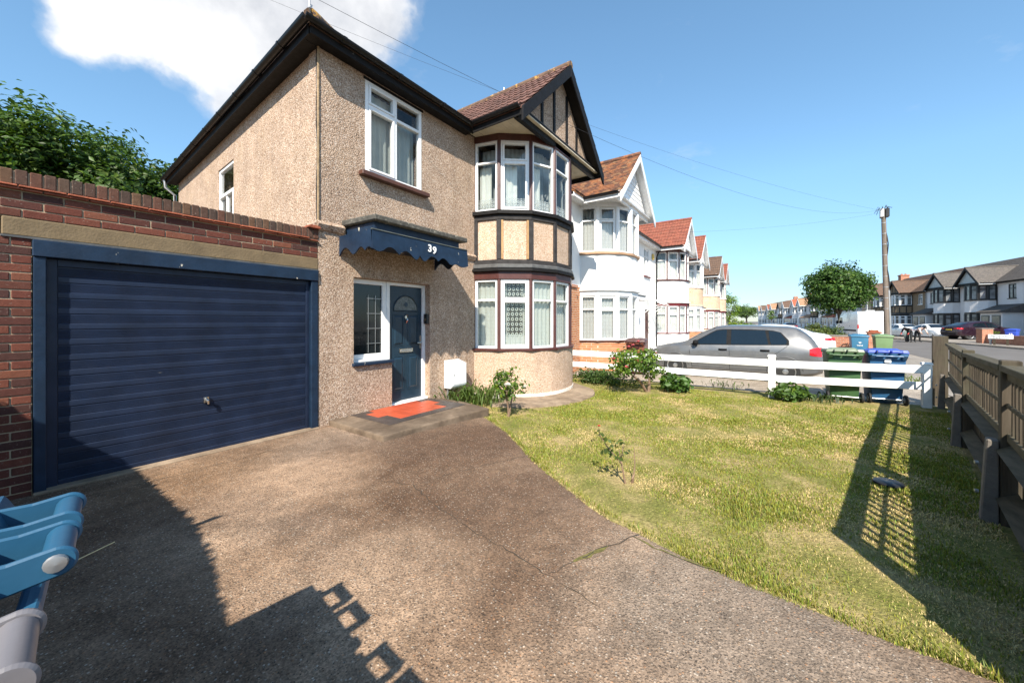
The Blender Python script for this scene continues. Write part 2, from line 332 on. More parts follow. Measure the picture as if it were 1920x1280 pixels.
class MB:
    def __init__(s): s.v = []; s.f = []
    def add(s, vs, fs):
        n = len(s.v); s.v += [tuple(p) for p in vs]; s.f += [tuple(i + n for i in f) for f in fs]; return s
    def box(s, x0, x1, y0, y1, z0, z1):
        return s.add([(x0, y0, z0), (x1, y0, z0), (x1, y1, z0), (x0, y1, z0), (x0, y0, z1), (x1, y0, z1), (x1, y1, z1), (x0, y1, z1)],
                     [(0, 3, 2, 1), (4, 5, 6, 7), (0, 1, 5, 4), (1, 2, 6, 5), (2, 3, 7, 6), (3, 0, 4, 7)])
    def hexa(s, b, t):                                  # 4 base points, 4 top points
        return s.add(list(b) + list(t), [(0, 3, 2, 1), (4, 5, 6, 7), (0, 1, 5, 4), (1, 2, 6, 5), (2, 3, 7, 6), (3, 0, 4, 7)])
    def obox(s, A, B, n0, n1, z0, z1, a0=0.0, a1=None):
        """box along A->B in plan; n0..n1 is the offset to the right-hand (outward) side; a0..a1 distances along"""
        A = Vector((A[0], A[1], 0)); B = Vector((B[0], B[1], 0)); u = (B - A); L = u.length; u /= L
        n = Vector((u.y, -u.x, 0)); a1 = L if a1 is None else a1
        P = [A + u * a + n * w for a, w in ((a0, n0), (a1, n0), (a1, n1), (a0, n1))]
        return s.hexa([(p.x, p.y, z0) for p in P], [(p.x, p.y, z1) for p in P])
    def prism(s, poly, ext):
        n = len(poly); ext = Vector(ext); p0 = [Vector(p) for p in poly]; p1 = [p + ext for p in p0]
        return s.add(p0 + p1, [tuple(range(n - 1, -1, -1)), tuple(range(n, 2 * n))] + [(i, (i + 1) % n, n + (i + 1) % n, n + i) for i in range(n)])
    def poly(s, pts): return s.add(pts, [tuple(range(len(pts)))])
    def tube(s, pts, r, n=8, caps=True):
        pts = [Vector(p) for p in pts]; rs = r if isinstance(r, (list, tuple)) else [r] * len(pts)
        vs = []; fs = []
        for i, p in enumerate(pts):
            t = (pts[min(i + 1, len(pts) - 1)] - pts[max(i - 1, 0)]).normalized()
            a = t.cross(Vector((0, 0, 1)));
            if a.length < 1e-3: a = Vector((1, 0, 0))
            a.normalize(); b = t.cross(a)
            vs += [p + (a * math.cos(2 * math.pi * k / n) + b * math.sin(2 * math.pi * k / n)) * rs[i] for k in range(n)]
        for i in range(len(pts) - 1):
            fs += [(i * n + k, i * n + (k + 1) % n, (i + 1) * n + (k + 1) % n, (i + 1) * n + k) for k in range(n)]
        if caps: fs += [tuple(range(n)), tuple(range((len(pts) - 1) * n, len(pts) * n))]
        return s.add(vs, fs)
    def lathe(s, prof, c=(0, 0, 0), axis='z', n=20):
        vs = []; fs = []
        for r, h in prof:
            for k in range(n):
                a = 2 * math.pi * k / n; x, y = r * math.cos(a), r * math.sin(a)
                p = (x, y, h) if axis == 'z' else ((x, h, y) if axis == 'y' else (h, x, y))
                vs.append((p[0] + c[0], p[1] + c[1], p[2] + c[2]))
        m = len(prof)
        for i in range(m - 1): fs += [(i * n + k, i * n + (k + 1) % n, (i + 1) * n + (k + 1) % n, (i + 1) * n + k) for k in range(n)]
        if prof[0][0] > 1e-4: fs.append(tuple(range(n)))
        if prof[-1][0] > 1e-4: fs.append(tuple(range((m - 1) * n, m * n)))
        return s.add(vs, fs)
    def ellipsoid(s, c, r, nu=10, nv=6):
        prof = [(max(1e-5, math.sin(math.pi * i / nv)), -math.cos(math.pi * i / nv)) for i in range(nv + 1)]
        t = MB(); t.lathe(prof, n=nu)
        return s.add([(c[0] + x * r[0], c[1] + y * r[1], c[2] + z * r[2]) for x, y, z in t.v], t.f)
    def mesh(s, name, bevel=0.0, smooth=None, off=None, recalc=True, segs=1):
        bm = bmesh.new(); off = off or Vector((0, 0, 0))
        vs = [bm.verts.new((p[0] - off[0], p[1] - off[1], p[2] - off[2])) for p in s.v]
        for f in s.f:
            try: bm.faces.new([vs[i] for i in f])
            except ValueError: pass
        if recalc: bmesh.ops.recalc_face_normals(bm, faces=bm.faces)
        if bevel:
            es = [e for e in bm.edges if len(e.link_faces) == 2 and e.calc_face_angle(0) > R(28)]
            bmesh.ops.bevel(bm, geom=es, offset=bevel, offset_type='OFFSET', segments=segs, profile=.6, affect='EDGES', clamp_overlap=True)
        me = bpy.data.meshes.new(name); bm.to_mesh(me); bm.free()
        if smooth is not None:
            for p in me.polygons: p.use_smooth = True
            me.set_sharp_from_angle(angle=R(smooth))
        return me
    def build(s, name, mat, parent=None, bevel=0.0, smooth=None, recalc=True, segs=1):
        return link(name, s.mesh(name, bevel, smooth, off_of(parent), recalc, segs), M[mat] if isinstance(mat, str) else mat, parent)
def wall_holes(u0, u1, z0, z1, holes, P, depth):
    """wall sheet with rectangular holes; P(u, d, z) maps to 3D; d=0 front, d=depth back"""
    us = sorted({u0, u1, *[h[0] for h in holes], *[h[1] for h in holes]}); zs = sorted({z0, z1, *[h[2] for h in holes], *[h[3] for h in holes]})
    def solid(i, j):
        if i < 0 or j < 0 or i >= len(us) - 1 or j >= len(zs) - 1: return False
        u, z = (us[i] + us[i + 1]) / 2, (zs[j] + zs[j + 1]) / 2
        return not any(h[0] < u < h[1] and h[2] < z < h[3] for h in holes)
    m = MB()
    for i in range(len(us) - 1):
        for j in range(len(zs) - 1):
            if not solid(i, j): continue
            a, b, c, d = us[i], us[i + 1], zs[j], zs[j + 1]
            m.poly([P(a, 0, c), P(b, 0, c), P(b, 0, d), P(a, 0, d)]); m.poly([P(a, depth, c), P(a, depth, d), P(b, depth, d), P(b, depth, c)])
            for di, dj, q in ((-1, 0, (a, c, a, d)), (1, 0, (b, c, b, d)), (0, -1, (a, c, b, c)), (0, 1, (a, d, b, d))):
                if not solid(i + di, j + dj): m.poly([P(q[0], 0, q[1]), P(q[2], 0, q[3]), P(q[2], depth, q[3]), P(q[0], depth, q[1])])
    return m
def colour_mesh(name, verts, faces, cols, mat, parent=None, smooth=False):
    """verts (N,3), faces (F,k) all the same k, cols (N,3) per vertex"""
    me = bpy.data.meshes.new(name); F, k = faces.shape; off = off_of(parent)
    v = verts - np.array([off.x, off.y, off.z])
    me.vertices.add(len(v)); me.vertices.foreach_set('co', v.astype(np.float32).ravel())
    me.loops.add(F * k); me.loops.foreach_set('vertex_index', faces.astype(np.int32).ravel())
    me.polygons.add(F); me.polygons.foreach_set('loop_start', np.arange(0, F * k, k, dtype=np.int32))
    me.update(calc_edges=True)
    at = me.color_attributes.new('Col', 'FLOAT_COLOR', 'POINT')
    c4 = np.ones((len(v), 4), np.float32); c4[:, :3] = cols; at.data.foreach_set('color', c4.ravel())
    me.validate()
    return link(name, me, M[mat], parent)
def leaves(name, P, size, cols, parent, mat='leaf', up=0.35, outward=None, aspect=.55):
    """one folded diamond per leaf"""
    n = len(P); nr = rng.normal(size=(n, 3)); nr[:, 2] += up * 2
    if outward is not None: nr += outward * 0.9
    nr /= np.linalg.norm(nr, axis=1, keepdims=True)
    t = rng.normal(size=(n, 3)); t -= nr * (t * nr).sum(1, keepdims=True); t /= np.linalg.norm(t, axis=1, keepdims=True)
    b = np.cross(nr, t); s = np.asarray(size).reshape(-1, 1) * np.ones((n, 1))
    v = np.stack([P - t * s * .5, P + b * s * aspect * .5 + nr * s * .06, P + t * s * .5 - nr * s * .10, P - b * s * aspect * .5 + nr * s * .06], 1).reshape(-1, 3)
    f = np.arange(n * 4).reshape(-1, 4); f = np.concatenate([f[:, [0, 1, 2]], f[:, [0, 2, 3]]])
    return colour_mesh(name, v, f, np.repeat(cols, 4, 0), mat, parent)
def clump_points(centre, radii, nclump, per, rc, shell=.55, flat=.0, seed=0, clip=None):
    g = np.random.default_rng(seed); c = np.array(centre); r = np.array(radii); pts = []; out = []; cid = []
    k = 0
    while k < nclump:
        d = g.normal(size=3); d /= np.linalg.norm(d); q = d * (shell + (1 - shell) * g.random() ** .6)
        if q[2] < -0.75 and g.random() < .6: continue
        q = q * (0.72 + .40 * (0.5 + 0.5 * mnoise.noise(Vector(d * 2.6 + seed))) + .12 * mnoise.noise(Vector(d * 6.1 + seed)))
        cc = c + q * r; m = np.clip(g.normal(size=(per, 3)), -1.9, 1.9) * rc * np.array([1, 1, .62]); pts.append(cc + m); out.append(m / rc * .6 + d * .8); cid += [k] * per; k += 1
    P = np.concatenate(pts); O = np.concatenate(out); cid = np.array(cid)
    if clip is not None: kp = clip(P); P, O, cid = P[kp], O[kp], cid[kp]
    return P, O, cid
def leaf_cols(n, base, var=.35, cid=None, yellow=.1):
    c = np.array(base)[None] * (1 + (rng.random((n, 1)) - .5) * 2 * var)
    if cid is not None:
        cv = 1 + (np.random.default_rng(3).random(cid.max() + 1) - .5) * .5; c = c * cv[cid][:, None]
    ye = rng.random(n) < yellow; c[ye] *= np.array([1.7, 1.35, .8])
    return np.clip(c, .003, .9)
def arr(o): return np.array([tuple(p) for p in o])
def smst(x): x = max(0, min(1, x)); return x * x * (3 - 2 * x)
def gz(x): return -0.10 * smst((x - .3) / 3.7)        # the plot falls gently along the street
def ang(d): return math.atan2(d[1], d[0])

# ------------------------------------------------------------------ ground, drive, lawn, roads
FD = -0.205                                           # slope of the front fence line
def fence_y(x): return -6.24 + FD * x
g = MB(); g.box(-1500, 1500, -1500, 1500, -1.2, -.23); o = struct(g.build('road', 'asphalt'))
EDGE = [(2.02, -1.2), (1.763, -1.634), (1.428, -2.129), (1.007, -2.674), (.657, -3.109), (.363, -3.545), (.131, -3.908), (.018, -4.17), (-.045, -4.384), (-.162, -4.741), (-.211, -5.022), (-.238, -5.259), (-.261, -5.463), (-.269, -5.642), (-.287, -5.798), (-.299, -5.897), (-.33, -6.3), (-.36, -7.0), (-.4, -8.2)]
ey = [-p[1] for p in EDGE]; ex = [p[0] for p in EDGE]
def edge_x(y): return float(np.interp(-y, ey, ex))
def wob(x, y, s=1.0): return mnoise.noise(Vector((x * s, y * s, 3.3)))
# drive slab: rows of Y, columns of X up to the curved lawn edge
ys = list(np.arange(0.0, -8.25, -.11)); cols_ = np.concatenate([np.linspace(0, .9, 40), np.linspace(.915, 1, 7)])
vs = []; fs = []; nc = len(cols_)
for y in ys:
    xe = (edge_x(y) if y < -1.2 else 2.02) + .018 * wob(0, y * 6) + .01 * wob(2, y * 17)
    for k, c in enumerate(cols_):
        x = -7.0 + (xe + 7.0) * c
        z = gz(x) + .012 + .012 * wob(x, y, .8) + .003 * wob(x, y, 6) - (.014 if k == nc - 1 else 0)
        vs.append((x, y + .001, z))
    vs.append((xe + .012, y, gz(xe) - .10))
nc1 = nc + 1
for i in range(len(ys) - 1):
    for k in range(nc1 - 1): fs.append((i * nc1 + k, i * nc1 + k + 1, (i + 1) * nc1 + k + 1, (i + 1) * nc1 + k))
m = MB(); m.add(vs, fs); drive = struct(m.build('driveway', 'drive', smooth=40))
# cracks in the concrete: narrow dark ribbons of soil with moss, let into the slab
def crack(pts, w, mat, seed):
    r = random.Random(seed); P = []
    for (a, b) in zip(pts[:-1], pts[1:]):
        n = max(2, int(math.dist(a, b) / .05))
        for k in range(n): t = k / n; P.append((a[0] + (b[0] - a[0]) * t + r.uniform(-.012, .012), a[1] + (b[1] - a[1]) * t + r.uniform(-.012, .012)))
    P.append(pts[-1]); mm = MB(); L = []; Rr = []
    for i, p in enumerate(P):
        q = P[min(i + 1, len(P) - 1)]; pp = P[max(i - 1, 0)]; dx, dy = q[0] - pp[0], q[1] - pp[1]; l = math.hypot(dx, dy) or 1
        ww = w * r.uniform(.25, 1.0) * (0.3 if i in (0, len(P) - 1) else 1)
        for lst, sg in ((L, 1), (Rr, -1)):
            x, y = p[0] - dy / l * ww * sg, p[1] + dx / l * ww * sg
            lst.append((x, y, gz(x) + .012 + .012 * wob(x, y, .8) + .003 * wob(x, y, 6) + .0035))
    mm.add(L + Rr, [(i, i + 1, len(P) + i + 1, len(P) + i) for i in range(len(P) - 1)])
    c = mm.build('crack', mat, drive, recalc=False); return c
M['crack'] = simple('crack_soil', (.045, .036, .026), .95, .4, 20); M['moss'] = simple('moss', (.13, .115, .03), .95, .4, 30, .6, 90)
crack([(-.56, -2.2), (-.45, -2.48), (-.60, -2.95), (-.66, -3.2), (-.72, -3.42), (-.74, -3.7), (-.80, -4.05), (-.86, -4.4)], .0045, 'crack', 1)
crack([(-.80, -4.08), (-.62, -4.14), (-.42, -4.22), (-.25, -4.3), (-.05, -4.40)], .005, 'crack', 2)
crack([(-.60, -4.145), (-.45, -4.21), (-.33, -4.26)], .022, 'moss', 3); crack([(-.13, -4.37), (-.20, -4.62), (-.19, -4.9)], .010, 'moss', 5)
crack([(.80, -2.95), (.40, -2.78), (.0, -2.62), (-.45, -2.50)], .004, 'crack', 4); crack([(-2.3, -.42), (-1.4, -.50), (-.5, -.46)], .004, 'crack', 6)
# lawn soil sheet
def lawn_ok(x, y):
    if y > -.02 or y < fence_y(x) - .1: return False
    return x > edge_x(y) - .25 if y < -1.2 else x > 1.8
xs_ = np.arange(-.7, 7.5, .12); ys_ = np.arange(-8.0, .05, .12); idx = {}; m = MB(); vv = []; ff = []
def lz(x, y): return gz(x) - .004 + .016 * wob(x, y, 1.3) + .008 * wob(x, y, 4)
for i, x in enumerate(xs_):
    for j, y in enumerate(ys_): idx[i, j] = len(vv); vv.append((x, y, lz(x, y) - (.06 if x < edge_x(y) - .02 and y < -1.2 else 0)))
for i in range(len(xs_) - 1):
    for j in range(len(ys_) - 1):
        if lawn_ok(xs_[i] + .06, ys_[j] + .06): ff.append((idx[i, j], idx[i + 1, j], idx[i + 1, j + 1], idx[i, j + 1]))
m.add(vv, ff)
mt, nt, b, o_ = base('lawn_earth'); p = pos(nt)
c = ramp(nt, noise(nt, p, 2.2, 6, .65), [(.30, (.13, .145, .03)), (.48, (.22, .20, .065)), (.62, (.36, .28, .13)), (.75, (.30, .21, .115))])
c = mix(nt, 1.0, c, ramp(nt, noise(nt, p, 40, 4), [(.3, .6), (.7, 1.3)]), 'MULTIPLY')
setp(nt, b, Base_Color=c, Roughness=.95, Specular_IOR_Level=.15, Normal=bump(nt, noise(nt, p, 60, 5), .9, .02)); M['lawn'] = mt
lawn = struct(m.build('lawn', 'lawn', smooth=60))
# path round the bay
PATH = [(2.62, -.95), (2.75, -1.3), (3.02, -1.61), (3.56, -1.87), (4.14, -2.03), (4.77, -2.03), (5.35, -1.75), (5.77, -1.2), (6.2, -.7), (6.5, 0)]
def cat(P, k=6):
    out = []
    for i in range(len(P) - 1):
        a, b, c, d = P[max(i - 1, 0)], P[i], P[i + 1], P[min(i + 2, len(P) - 1)]
        for t in np.arange(0, 1, 1 / k):
            out.append(tuple(.5 * (2 * b[j] + (c[j] - a[j]) * t + (2 * a[j] - 5 * b[j] + 4 * c[j] - d[j]) * t * t + (3 * b[j] - a[j] - 3 * c[j] + d[j]) * t ** 3) for j in range(len(b))))
    return out + [tuple(P[-1])]
po = cat(PATH); m = MB(); n = len(po)
po = [(x + .02 * wob(x * 3, y * 3, 2), y + .02 * wob(y * 3, x * 3, 2)) for x, y in po]
m.add([(4.8, 0, gz(x) - .02) for x, y in po] + [(x, y, gz(x) + .035 + .006 * wob(x, y, 7)) for x, y in po] + [(x - .02, y - .03, gz(x) - .09) for x, y in po],
      [(i, i + 1, n + i + 1, n + i) for i in range(n - 1)] + [(n + i, n + i + 1, 2 * n + i + 1, 2 * n + i) for i in range(n - 1)])
struct(m.build('garden_path', 'path_conc', smooth=35))
# neighbours' forecourts, pavements, kerbs
m = MB(); m.box(7.35, 48, -8.2, .3, -.6, -.104); struct(m.build('forecourt', 'forecourt'))
m = MB(); m.box(-40, 52, -10.4, -8.25, -.6, -.112); pv = struct(m.build('pavement', 'pavement', bevel=.015))
vs = [(x, fence_y(x) - .07, gz(x) + .012) for x in np.arange(-.3, 8.6, .4)]; n = len(vs); m = MB(); m.add(vs + [(v_[0], -8.251, max(v_[2] - .01, -.112) if v_[0] < 3 else -.112) for v_ in vs], [(i, i + 1, n + i + 1, n + i) for i in range(n - 1)]); struct(m.build('footway_edge', 'pavement', recalc=False))
m = MB(); m.box(-40, 52, -10.53, -10.402, -.6, -.118); struct(m.build('kerb', 'forecourt', bevel=.02))
RD = Vector((.981, .195, 0)); RN = Vector((-.195, .981, 0)); RP = Vector((55.96, -21.45, 0))   # the opposite terrace's line
def row(t, o, z=0): p = RP + RD * t + RN * o; return (p.x, p.y, z)
m = MB(); m.hexa([row(-90, -60, -.6), row(190, -60, -.6), row(190, 8.3, -.6), row(-90, 8.3, -.6)], [row(-90, -60, -.11), row(190, -60, -.11), row(190, 8.3, -.11), row(-90, 8.3, -.11)])
struct(m.build('opposite_pavement', 'pavement'))
m = MB(); m.hexa([row(-90, 8.302, -.6), row(190, 8.302, -.6), row(190, 8.45, -.6), row(-90, 8.45, -.6)], [row(-90, 8.302, -.115), row(190, 8.302, -.115), row(190, 8.45, -.115), row(-90, 8.45, -.115)])
struct(m.build('opposite_kerb', 'forecourt'))
m = MB(); m.box(-30, 90, .3, 60, -.6, -.03); struct(m.build('back_gardens', 'soil'))
m = MB(); m.box(-30, -7.0, -8.2, .3, -.6, -.02); struct(m.build('side_verge', 'drive'))

# ------------------------------------------------------------------ windows, bays, roofs
def sheet(name, A, B, n, z0, z1, mat, parent, amp=.018, per=.11, seg=None, split=None):
    """hanging curtain with folds, UV in metres"""
    A = V(A[0], A[1], 0); B = V(B[0], B[1], 0); u = B - A; L = u.length; u /= L; nn = V(u.y, -u.x, 0)
    k = seg or max(6, int(L / .02)); off = off_of(parent); ph = random.random() * 6
    vs = []; uv = []
    for i in range(k + 1):
        s = L * i / k; a = math.sin(s / per * 2 * math.pi + ph + 1.3 * math.sin(s * 3.1 + ph)) * amp
        for z, aa in ((z0, a * 1.2), (z1, a * .7)):
            p = A + u * s + nn * (n + aa) - off; vs.append((p.x, p.y, z - off.z)); uv.append((s * 1.15 + ph, z))
    me = bpy.data.meshes.new(name); me.from_pydata(vs, [], [(2 * i, 2 * i + 2, 2 * i + 3, 2 * i + 1) for i in range(k)])
    ul = me.uv_layers.new(name='UVMap')
    for lp in me.loops: ul.data[lp.index].uv = uv[lp.vertex_index]
    for p in me.polygons: p.use_smooth = True
    return link(name, me, M[mat], parent)
def window(parent, A, B, z0, z1, cols, fmat='white_upvc', f=.05, dep=.07, front=0.0, pane='glass', curt=(), name='window', bars=None):
    A = V(A[0], A[1], 0); B = V(B[0], B[1], 0); L = (B - A).length; m = MB()
    m.obox(A, B, front, front - dep, z0, z1, 0, f); m.obox(A, B, front, front - dep, z0, z1, L - f, L)
    m.obox(A, B, front, front - dep, z0, z0 + f, f, L - f); m.obox(A, B, front, front - dep, z1 - f, z1, f, L - f)
    tot = sum(c[0] for c in cols); s = f; W = L - 2 * f; lights = []
    for ci, (w, trs, sash) in enumerate(cols):
        e = s + W * w / tot
        a, b = s + (f * .45 if ci else 0), e - (f * .45 if ci < len(cols) - 1 else 0)
        if ci < len(cols) - 1: m.obox(A, B, front + .004, front - dep, z0 + f, z1 - f, e - f * .45, e + f * .45)
        zz = [z0 + f] + [z0 + (z1 - z0) * t for t in sorted(trs)] + [z1 - f]
        for k in range(len(zz) - 1):
            lo = zz[k] + (f * .4 if k else 0); hi = zz[k + 1] - (f * .4 if k < len(zz) - 2 else 0)
            if k < len(zz) - 2: m.obox(A, B, front + .003, front - dep, zz[k + 1] - f * .4, zz[k + 1] + f * .4, a, b)
            if sash and (sash is True or k in sash):
                g_ = .035
                for q in ((a, a + g_, lo, hi), (b - g_, b, lo, hi), (a + g_, b - g_, lo, lo + g_), (a + g_, b - g_, hi - g_, hi)):
                    m.obox(A, B, front + .016, front - dep + .01, q[2], q[3], q[0], q[1])
                lights.append((a + g_, b - g_, lo + g_, hi - g_))
            else: lights.append((a, b, lo, hi))
        s = e
    w_ = m.build(name, fmat, parent, bevel=.004)
    u = (B - A) / L; nn = V(u.y, -u.x, 0)
    for a, b, lo, hi in lights:
        q = MB(); p0 = A + u * (a - .004) + nn * (front - dep * .5); p1 = A + u * (b + .004) + nn * (front - dep * .5)
        q.poly([(p0.x, p0.y, lo - .004), (p1.x, p1.y, lo - .004), (p1.x, p1.y, hi + .004), (p0.x, p0.y, hi + .004)]); q.build('pane', pane, w_, recalc=False)
    for (ua, ub, za, zb, mat, d) in curt:
        sheet('curtain', A + u * (L * ua), A + u * (L * ub), -d, z0 + (z1 - z0) * za, z0 + (z1 - z0) * zb, mat, w_)
    return w_
HALF = [(-1.49, 0.03), (-1.34, -.52), (-.92, -1.03), (-.35, -1.28)]
def bay_pts(cx, half=HALF, mirror=True):
    return [(cx + x, y) for x, y in half] + [(cx - x, y) for x, y in reversed(half)]
def offset(P, d):
    out = []
    for i, p in enumerate(P):
        ns = []
        for j in (i - 1, i):
            if 0 <= j < len(P) - 1:
                dx, dy = P[j + 1][0] - P[j][0], P[j + 1][1] - P[j][1]; l = math.hypot(dx, dy); ns.append((dy / l, -dx / l))
        nx, ny = sum(n[0] for n in ns) / len(ns), sum(n[1] for n in ns) / len(ns); l2 = nx * nx + ny * ny
        out.append((p[0] + nx * d / l2, p[1] + ny * d / l2))
    return out
def band(P, d0, d1, z0, z1, mb=None):
    m = mb or MB(); a = offset(P, d0); b = offset(P, d1)
    for i in range(len(P) - 1):
        m.add([(a[i][0], a[i][1], z0), (a[i + 1][0], a[i + 1][1], z0), (a[i + 1][0], a[i + 1][1], z1), (a[i][0], a[i][1], z1),
               (b[i][0], b[i][1], z0), (b[i + 1][0], b[i + 1][1], z0), (b[i + 1][0], b[i + 1][1], z1), (b[i][0], b[i][1], z1)],
              [(0, 1, 2, 3), (5, 4, 7, 6), (3, 2, 6, 7), (0, 4, 5, 1)] + ([(0, 3, 7, 4)] if i == 0 else []) + ([(1, 5, 6, 2)] if i == len(P) - 2 else []))
    return m
def smoothP(P): return cat(P, 5)
def barge(root, cx, hw, yf, ze, za, mat, w=.2, th=.04, ext=.12):
    """bargeboards: two sloping boards along the gable's edge"""
    for sg in (-1, 1):
        dx, dz = hw, za - ze; l = math.hypot(dx, dz); ux, uz = dx / l, dz / l
        p0 = V(cx + sg * (hw + ext * ux), yf, ze - ext * uz); p1 = V(cx, yf, za)
        m = MB(); m.prism([p0, p1, p1 - V(0, 0, w / ux), p0 - V(sg * -uz * 0, 0, w / ux)], (0, th, 0)); m.build('bargeboard', mat, root, bevel=.006)
def tile_mesh(w, g, roll=.018):
    """interlocking tile with two rolls: x across, y up the slope, lip at the lower edge"""
    m = MB(); px = [(0, 0), (.12, .9), (.24, 0), (.5, 0), (.62, .9), (.74, 0), (1.0, 0)]; n = len(px)
    lo = [(x * w, -.01, .028 + roll * h) for x, h in px]; hi = [(x * w, g + .05, .004 + roll * h) for x, h in px]; bt = [(x * w, -.01, .004) for x, h in px]
    m.add(lo + hi + bt, [(i, i + 1, n + i + 1, n + i) for i in range(n - 1)] + [(2 * n + i, 2 * n + i + 1, i + 1, i) for i in range(n - 1)])
    return m
def plain_tiles(root, name, O, u, v, n, quad_u0, quad_u1, vlen, w, g, mat, th=.018, lift=.0, mat2=None, roll=0.0):
    """courses of tiles as real geometry joined in one part; quad_u0/1(v) give the clipped width of the course"""
    m = MB(); k = 0
    while k * g < vlen - .02:
        a = k * g; u0, u1 = quad_u0(a + g * .5), quad_u1(a + g * .5)
        s = u0 - (w / 2 if k % 2 and not roll else 0)
        while s < u1:
            s0, s1 = max(s, u0), min(s + w * .97, u1)
            if s1 - s0 > .02:
                h = lift + random.uniform(0, .006); lo = O + v * (a - .01); hi = O + v * (min(a + g, vlen) + .0)
                if roll:
                    pr = [(0, 0), (.14, roll), (.28, 0), (.5, 0), (.64, roll), (.78, 0), (1, 0)]
                    P0 = [lo + u * (s0 + (s1 - s0) * x) + n * (h + th + r) for x, r in pr]; P1 = [hi + u * (s0 + (s1 - s0) * x) + n * (h * .3 + .004 + r) for x, r in pr]
                    Pb = [lo + u * s0 + n * h * .2, lo + u * s1 + n * h * .2]; q = len(pr)
                    m.add(P0 + P1 + Pb, [(i, i + 1, q + i + 1, q + i) for i in range(q - 1)] + [tuple([2 * q, 2 * q + 1] + list(range(q - 1, -1, -1)))])
                else:
                    m.add([lo + u * s0 + n * (h + th), lo + u * s1 + n * (h + th), hi + u * s1 + n * (h * .3 + .002), hi + u * s0 + n * (h * .3 + .002), lo + u * s0, lo + u * s1],
                          [(0, 1, 2, 3), (4, 5, 1, 0)])
            s += w
        k += 1
    o = m.build(name, mat, root, recalc=False); o['kind'] = 'stuff'; return o
GP = dict(hw=1.82, yf=-1.47, ze=5.42, za=7.12, yb=2.2)
def gable_roof(root, cx, roof, ridge, trim, infill, gp=GP, timbers=None, style='timber', tiles=None, lod=0, soffit='soffit', gut='black_gutter', tie=None):
    hw, yf, ze, za, yb = gp['hw'], gp['yf'], gp['ze'], gp['za'], gp['yb']
    for sg in (-1, 1):
        m = MB(); P = [V(cx + sg * (hw + .05), yf, ze - .045), V(cx, yf, za), V(cx, yb, za), V(cx + sg * (hw + .05), -.25, ze - .045)]
        m.prism(P, (0, 0, -.05)); sl = m.build('roof', roof, root)
        ev = V(0, 1, 0); up = V(-sg * hw, 0, za - ze); vl = up.length; up /= vl; nn = up.cross(ev) * sg; nn = nn if nn.z > 0 else -nn
        O = V(cx + sg * hw, yf - .03, ze)
        u1 = lambda a: (-.25 - yf) + (yb + .25) * a / vl + .02
        if tiles == 'single' and sg == -1:
            w, gg = .30, vl / 8; tm = tile_mesh(w, gg).mesh('tile'); tm.materials.append(M[roof])
            # frame: local x -> +Y? keep right handed: x = -? u along +Y, v up slope
            rot = Matrix((ev, up, ev.cross(up))).transposed() if ev.cross(up).z > 0 else Matrix((-ev, up, (-ev).cross(up))).transposed()
            flip = ev.cross(up).z <= 0
            for k in range(8):
                n_ = int(math.ceil(u1(k * gg + gg / 2) / w))
                for j in range(n_):
                    t = bpy.data.objects.new('tile', tm); COL.objects.link(t); t.parent = sl
                    base_ = O + up * (k * gg) + ev * (j * w + (w if flip else 0)) + nn * (.002 + .003 * random.random())
                    t.matrix_local = Matrix.Translation(base_) @ rot.to_4x4()
        elif lod == 0:
            big = tiles in ('single', 'big')
            t = plain_tiles(sl, 'roof_tiles', O, ev, up, nn, lambda a: 0.0, u1, vl, .30 if big else .165, vl / 8 if big else .105, roof, .02 if big else .012, roll=.018 if big else 0)
    m = MB(); m.tube([(cx, yf - .03, za + .0), (cx, yb + .3, za + .0)], .085, 10); m.build('ridge', ridge, root, smooth=40)
    trimw = .2
    barge(root, cx, hw, yf - .035, ze, za + .005, trim, .19, .04, .16)
    # gable wall, set back behind the bargeboards
    yi = yf + .24
    for sg in (-1, 1):
        m = MB(); m.prism([V(cx + sg * hw, yf, ze - .10), V(cx, yf, za - .055), V(cx, yf, za - .09), V(cx + sg * hw, yf, ze - .135)], (0, .26, 0)); m.build('verge_soffit', trim, root)
    m = MB()
    m.prism([V(cx - hw + .1, yi, ze - .1), V(cx + hw - .1, yi, ze - .1), V(cx, yi, za - .13)], (0, .1, 0)); gw = m.build('gable_wall', infill, root)
    if style != 'clad':
        for dx in ((-.82, -.30, .30, .82) if style == 'timber' else ()):
            h = za - .2 - abs(dx) * (za - ze) / hw
            m = MB(); m.box(cx + dx - .045, cx + dx + .045, yi - .025, yi + .01, ze + .05, h); m.build('timber', trim, gw, bevel=.005)
        m = MB(); m.box(cx - hw + .02, cx + hw - .02, yi - .08, yi + .02, ze - .2, ze + .06); m.build('tie_beam', tie or trim, root, bevel=.008)
        m = MB(); m.box(cx - hw + .1, cx + hw - .1, yi - .083, yi + .01, ze + .062, ze + .072); m.build('flashing', 'lead', root)
    else:
        k = 0
        z = ze - .05
        while z < za - .35:
            h = min(.15, za - .2 - z); w0 = hw - .12 - (z + .1 - ze) * hw / (za - ze)
            m = MB(); m.hexa([(cx - w0, yi - .018, z), (cx + w0, yi - .018, z), (cx + w0, yi + .005, z), (cx - w0, yi + .005, z)],
                             [(cx - w0 + h, yi - .006, z + h), (cx + w0 - h, yi - .006, z + h), (cx + w0 - h, yi + .005, z + h), (cx - w0 + h, yi + .005, z + h)]); m.build('cladding_board', trim, gw); z += .155
        m = MB(); m.box(cx - hw + .05, cx + hw - .05, yi - .06, yi + .02, ze - .18, ze - .04); m.build('tie_beam', trim, root, bevel=.006)
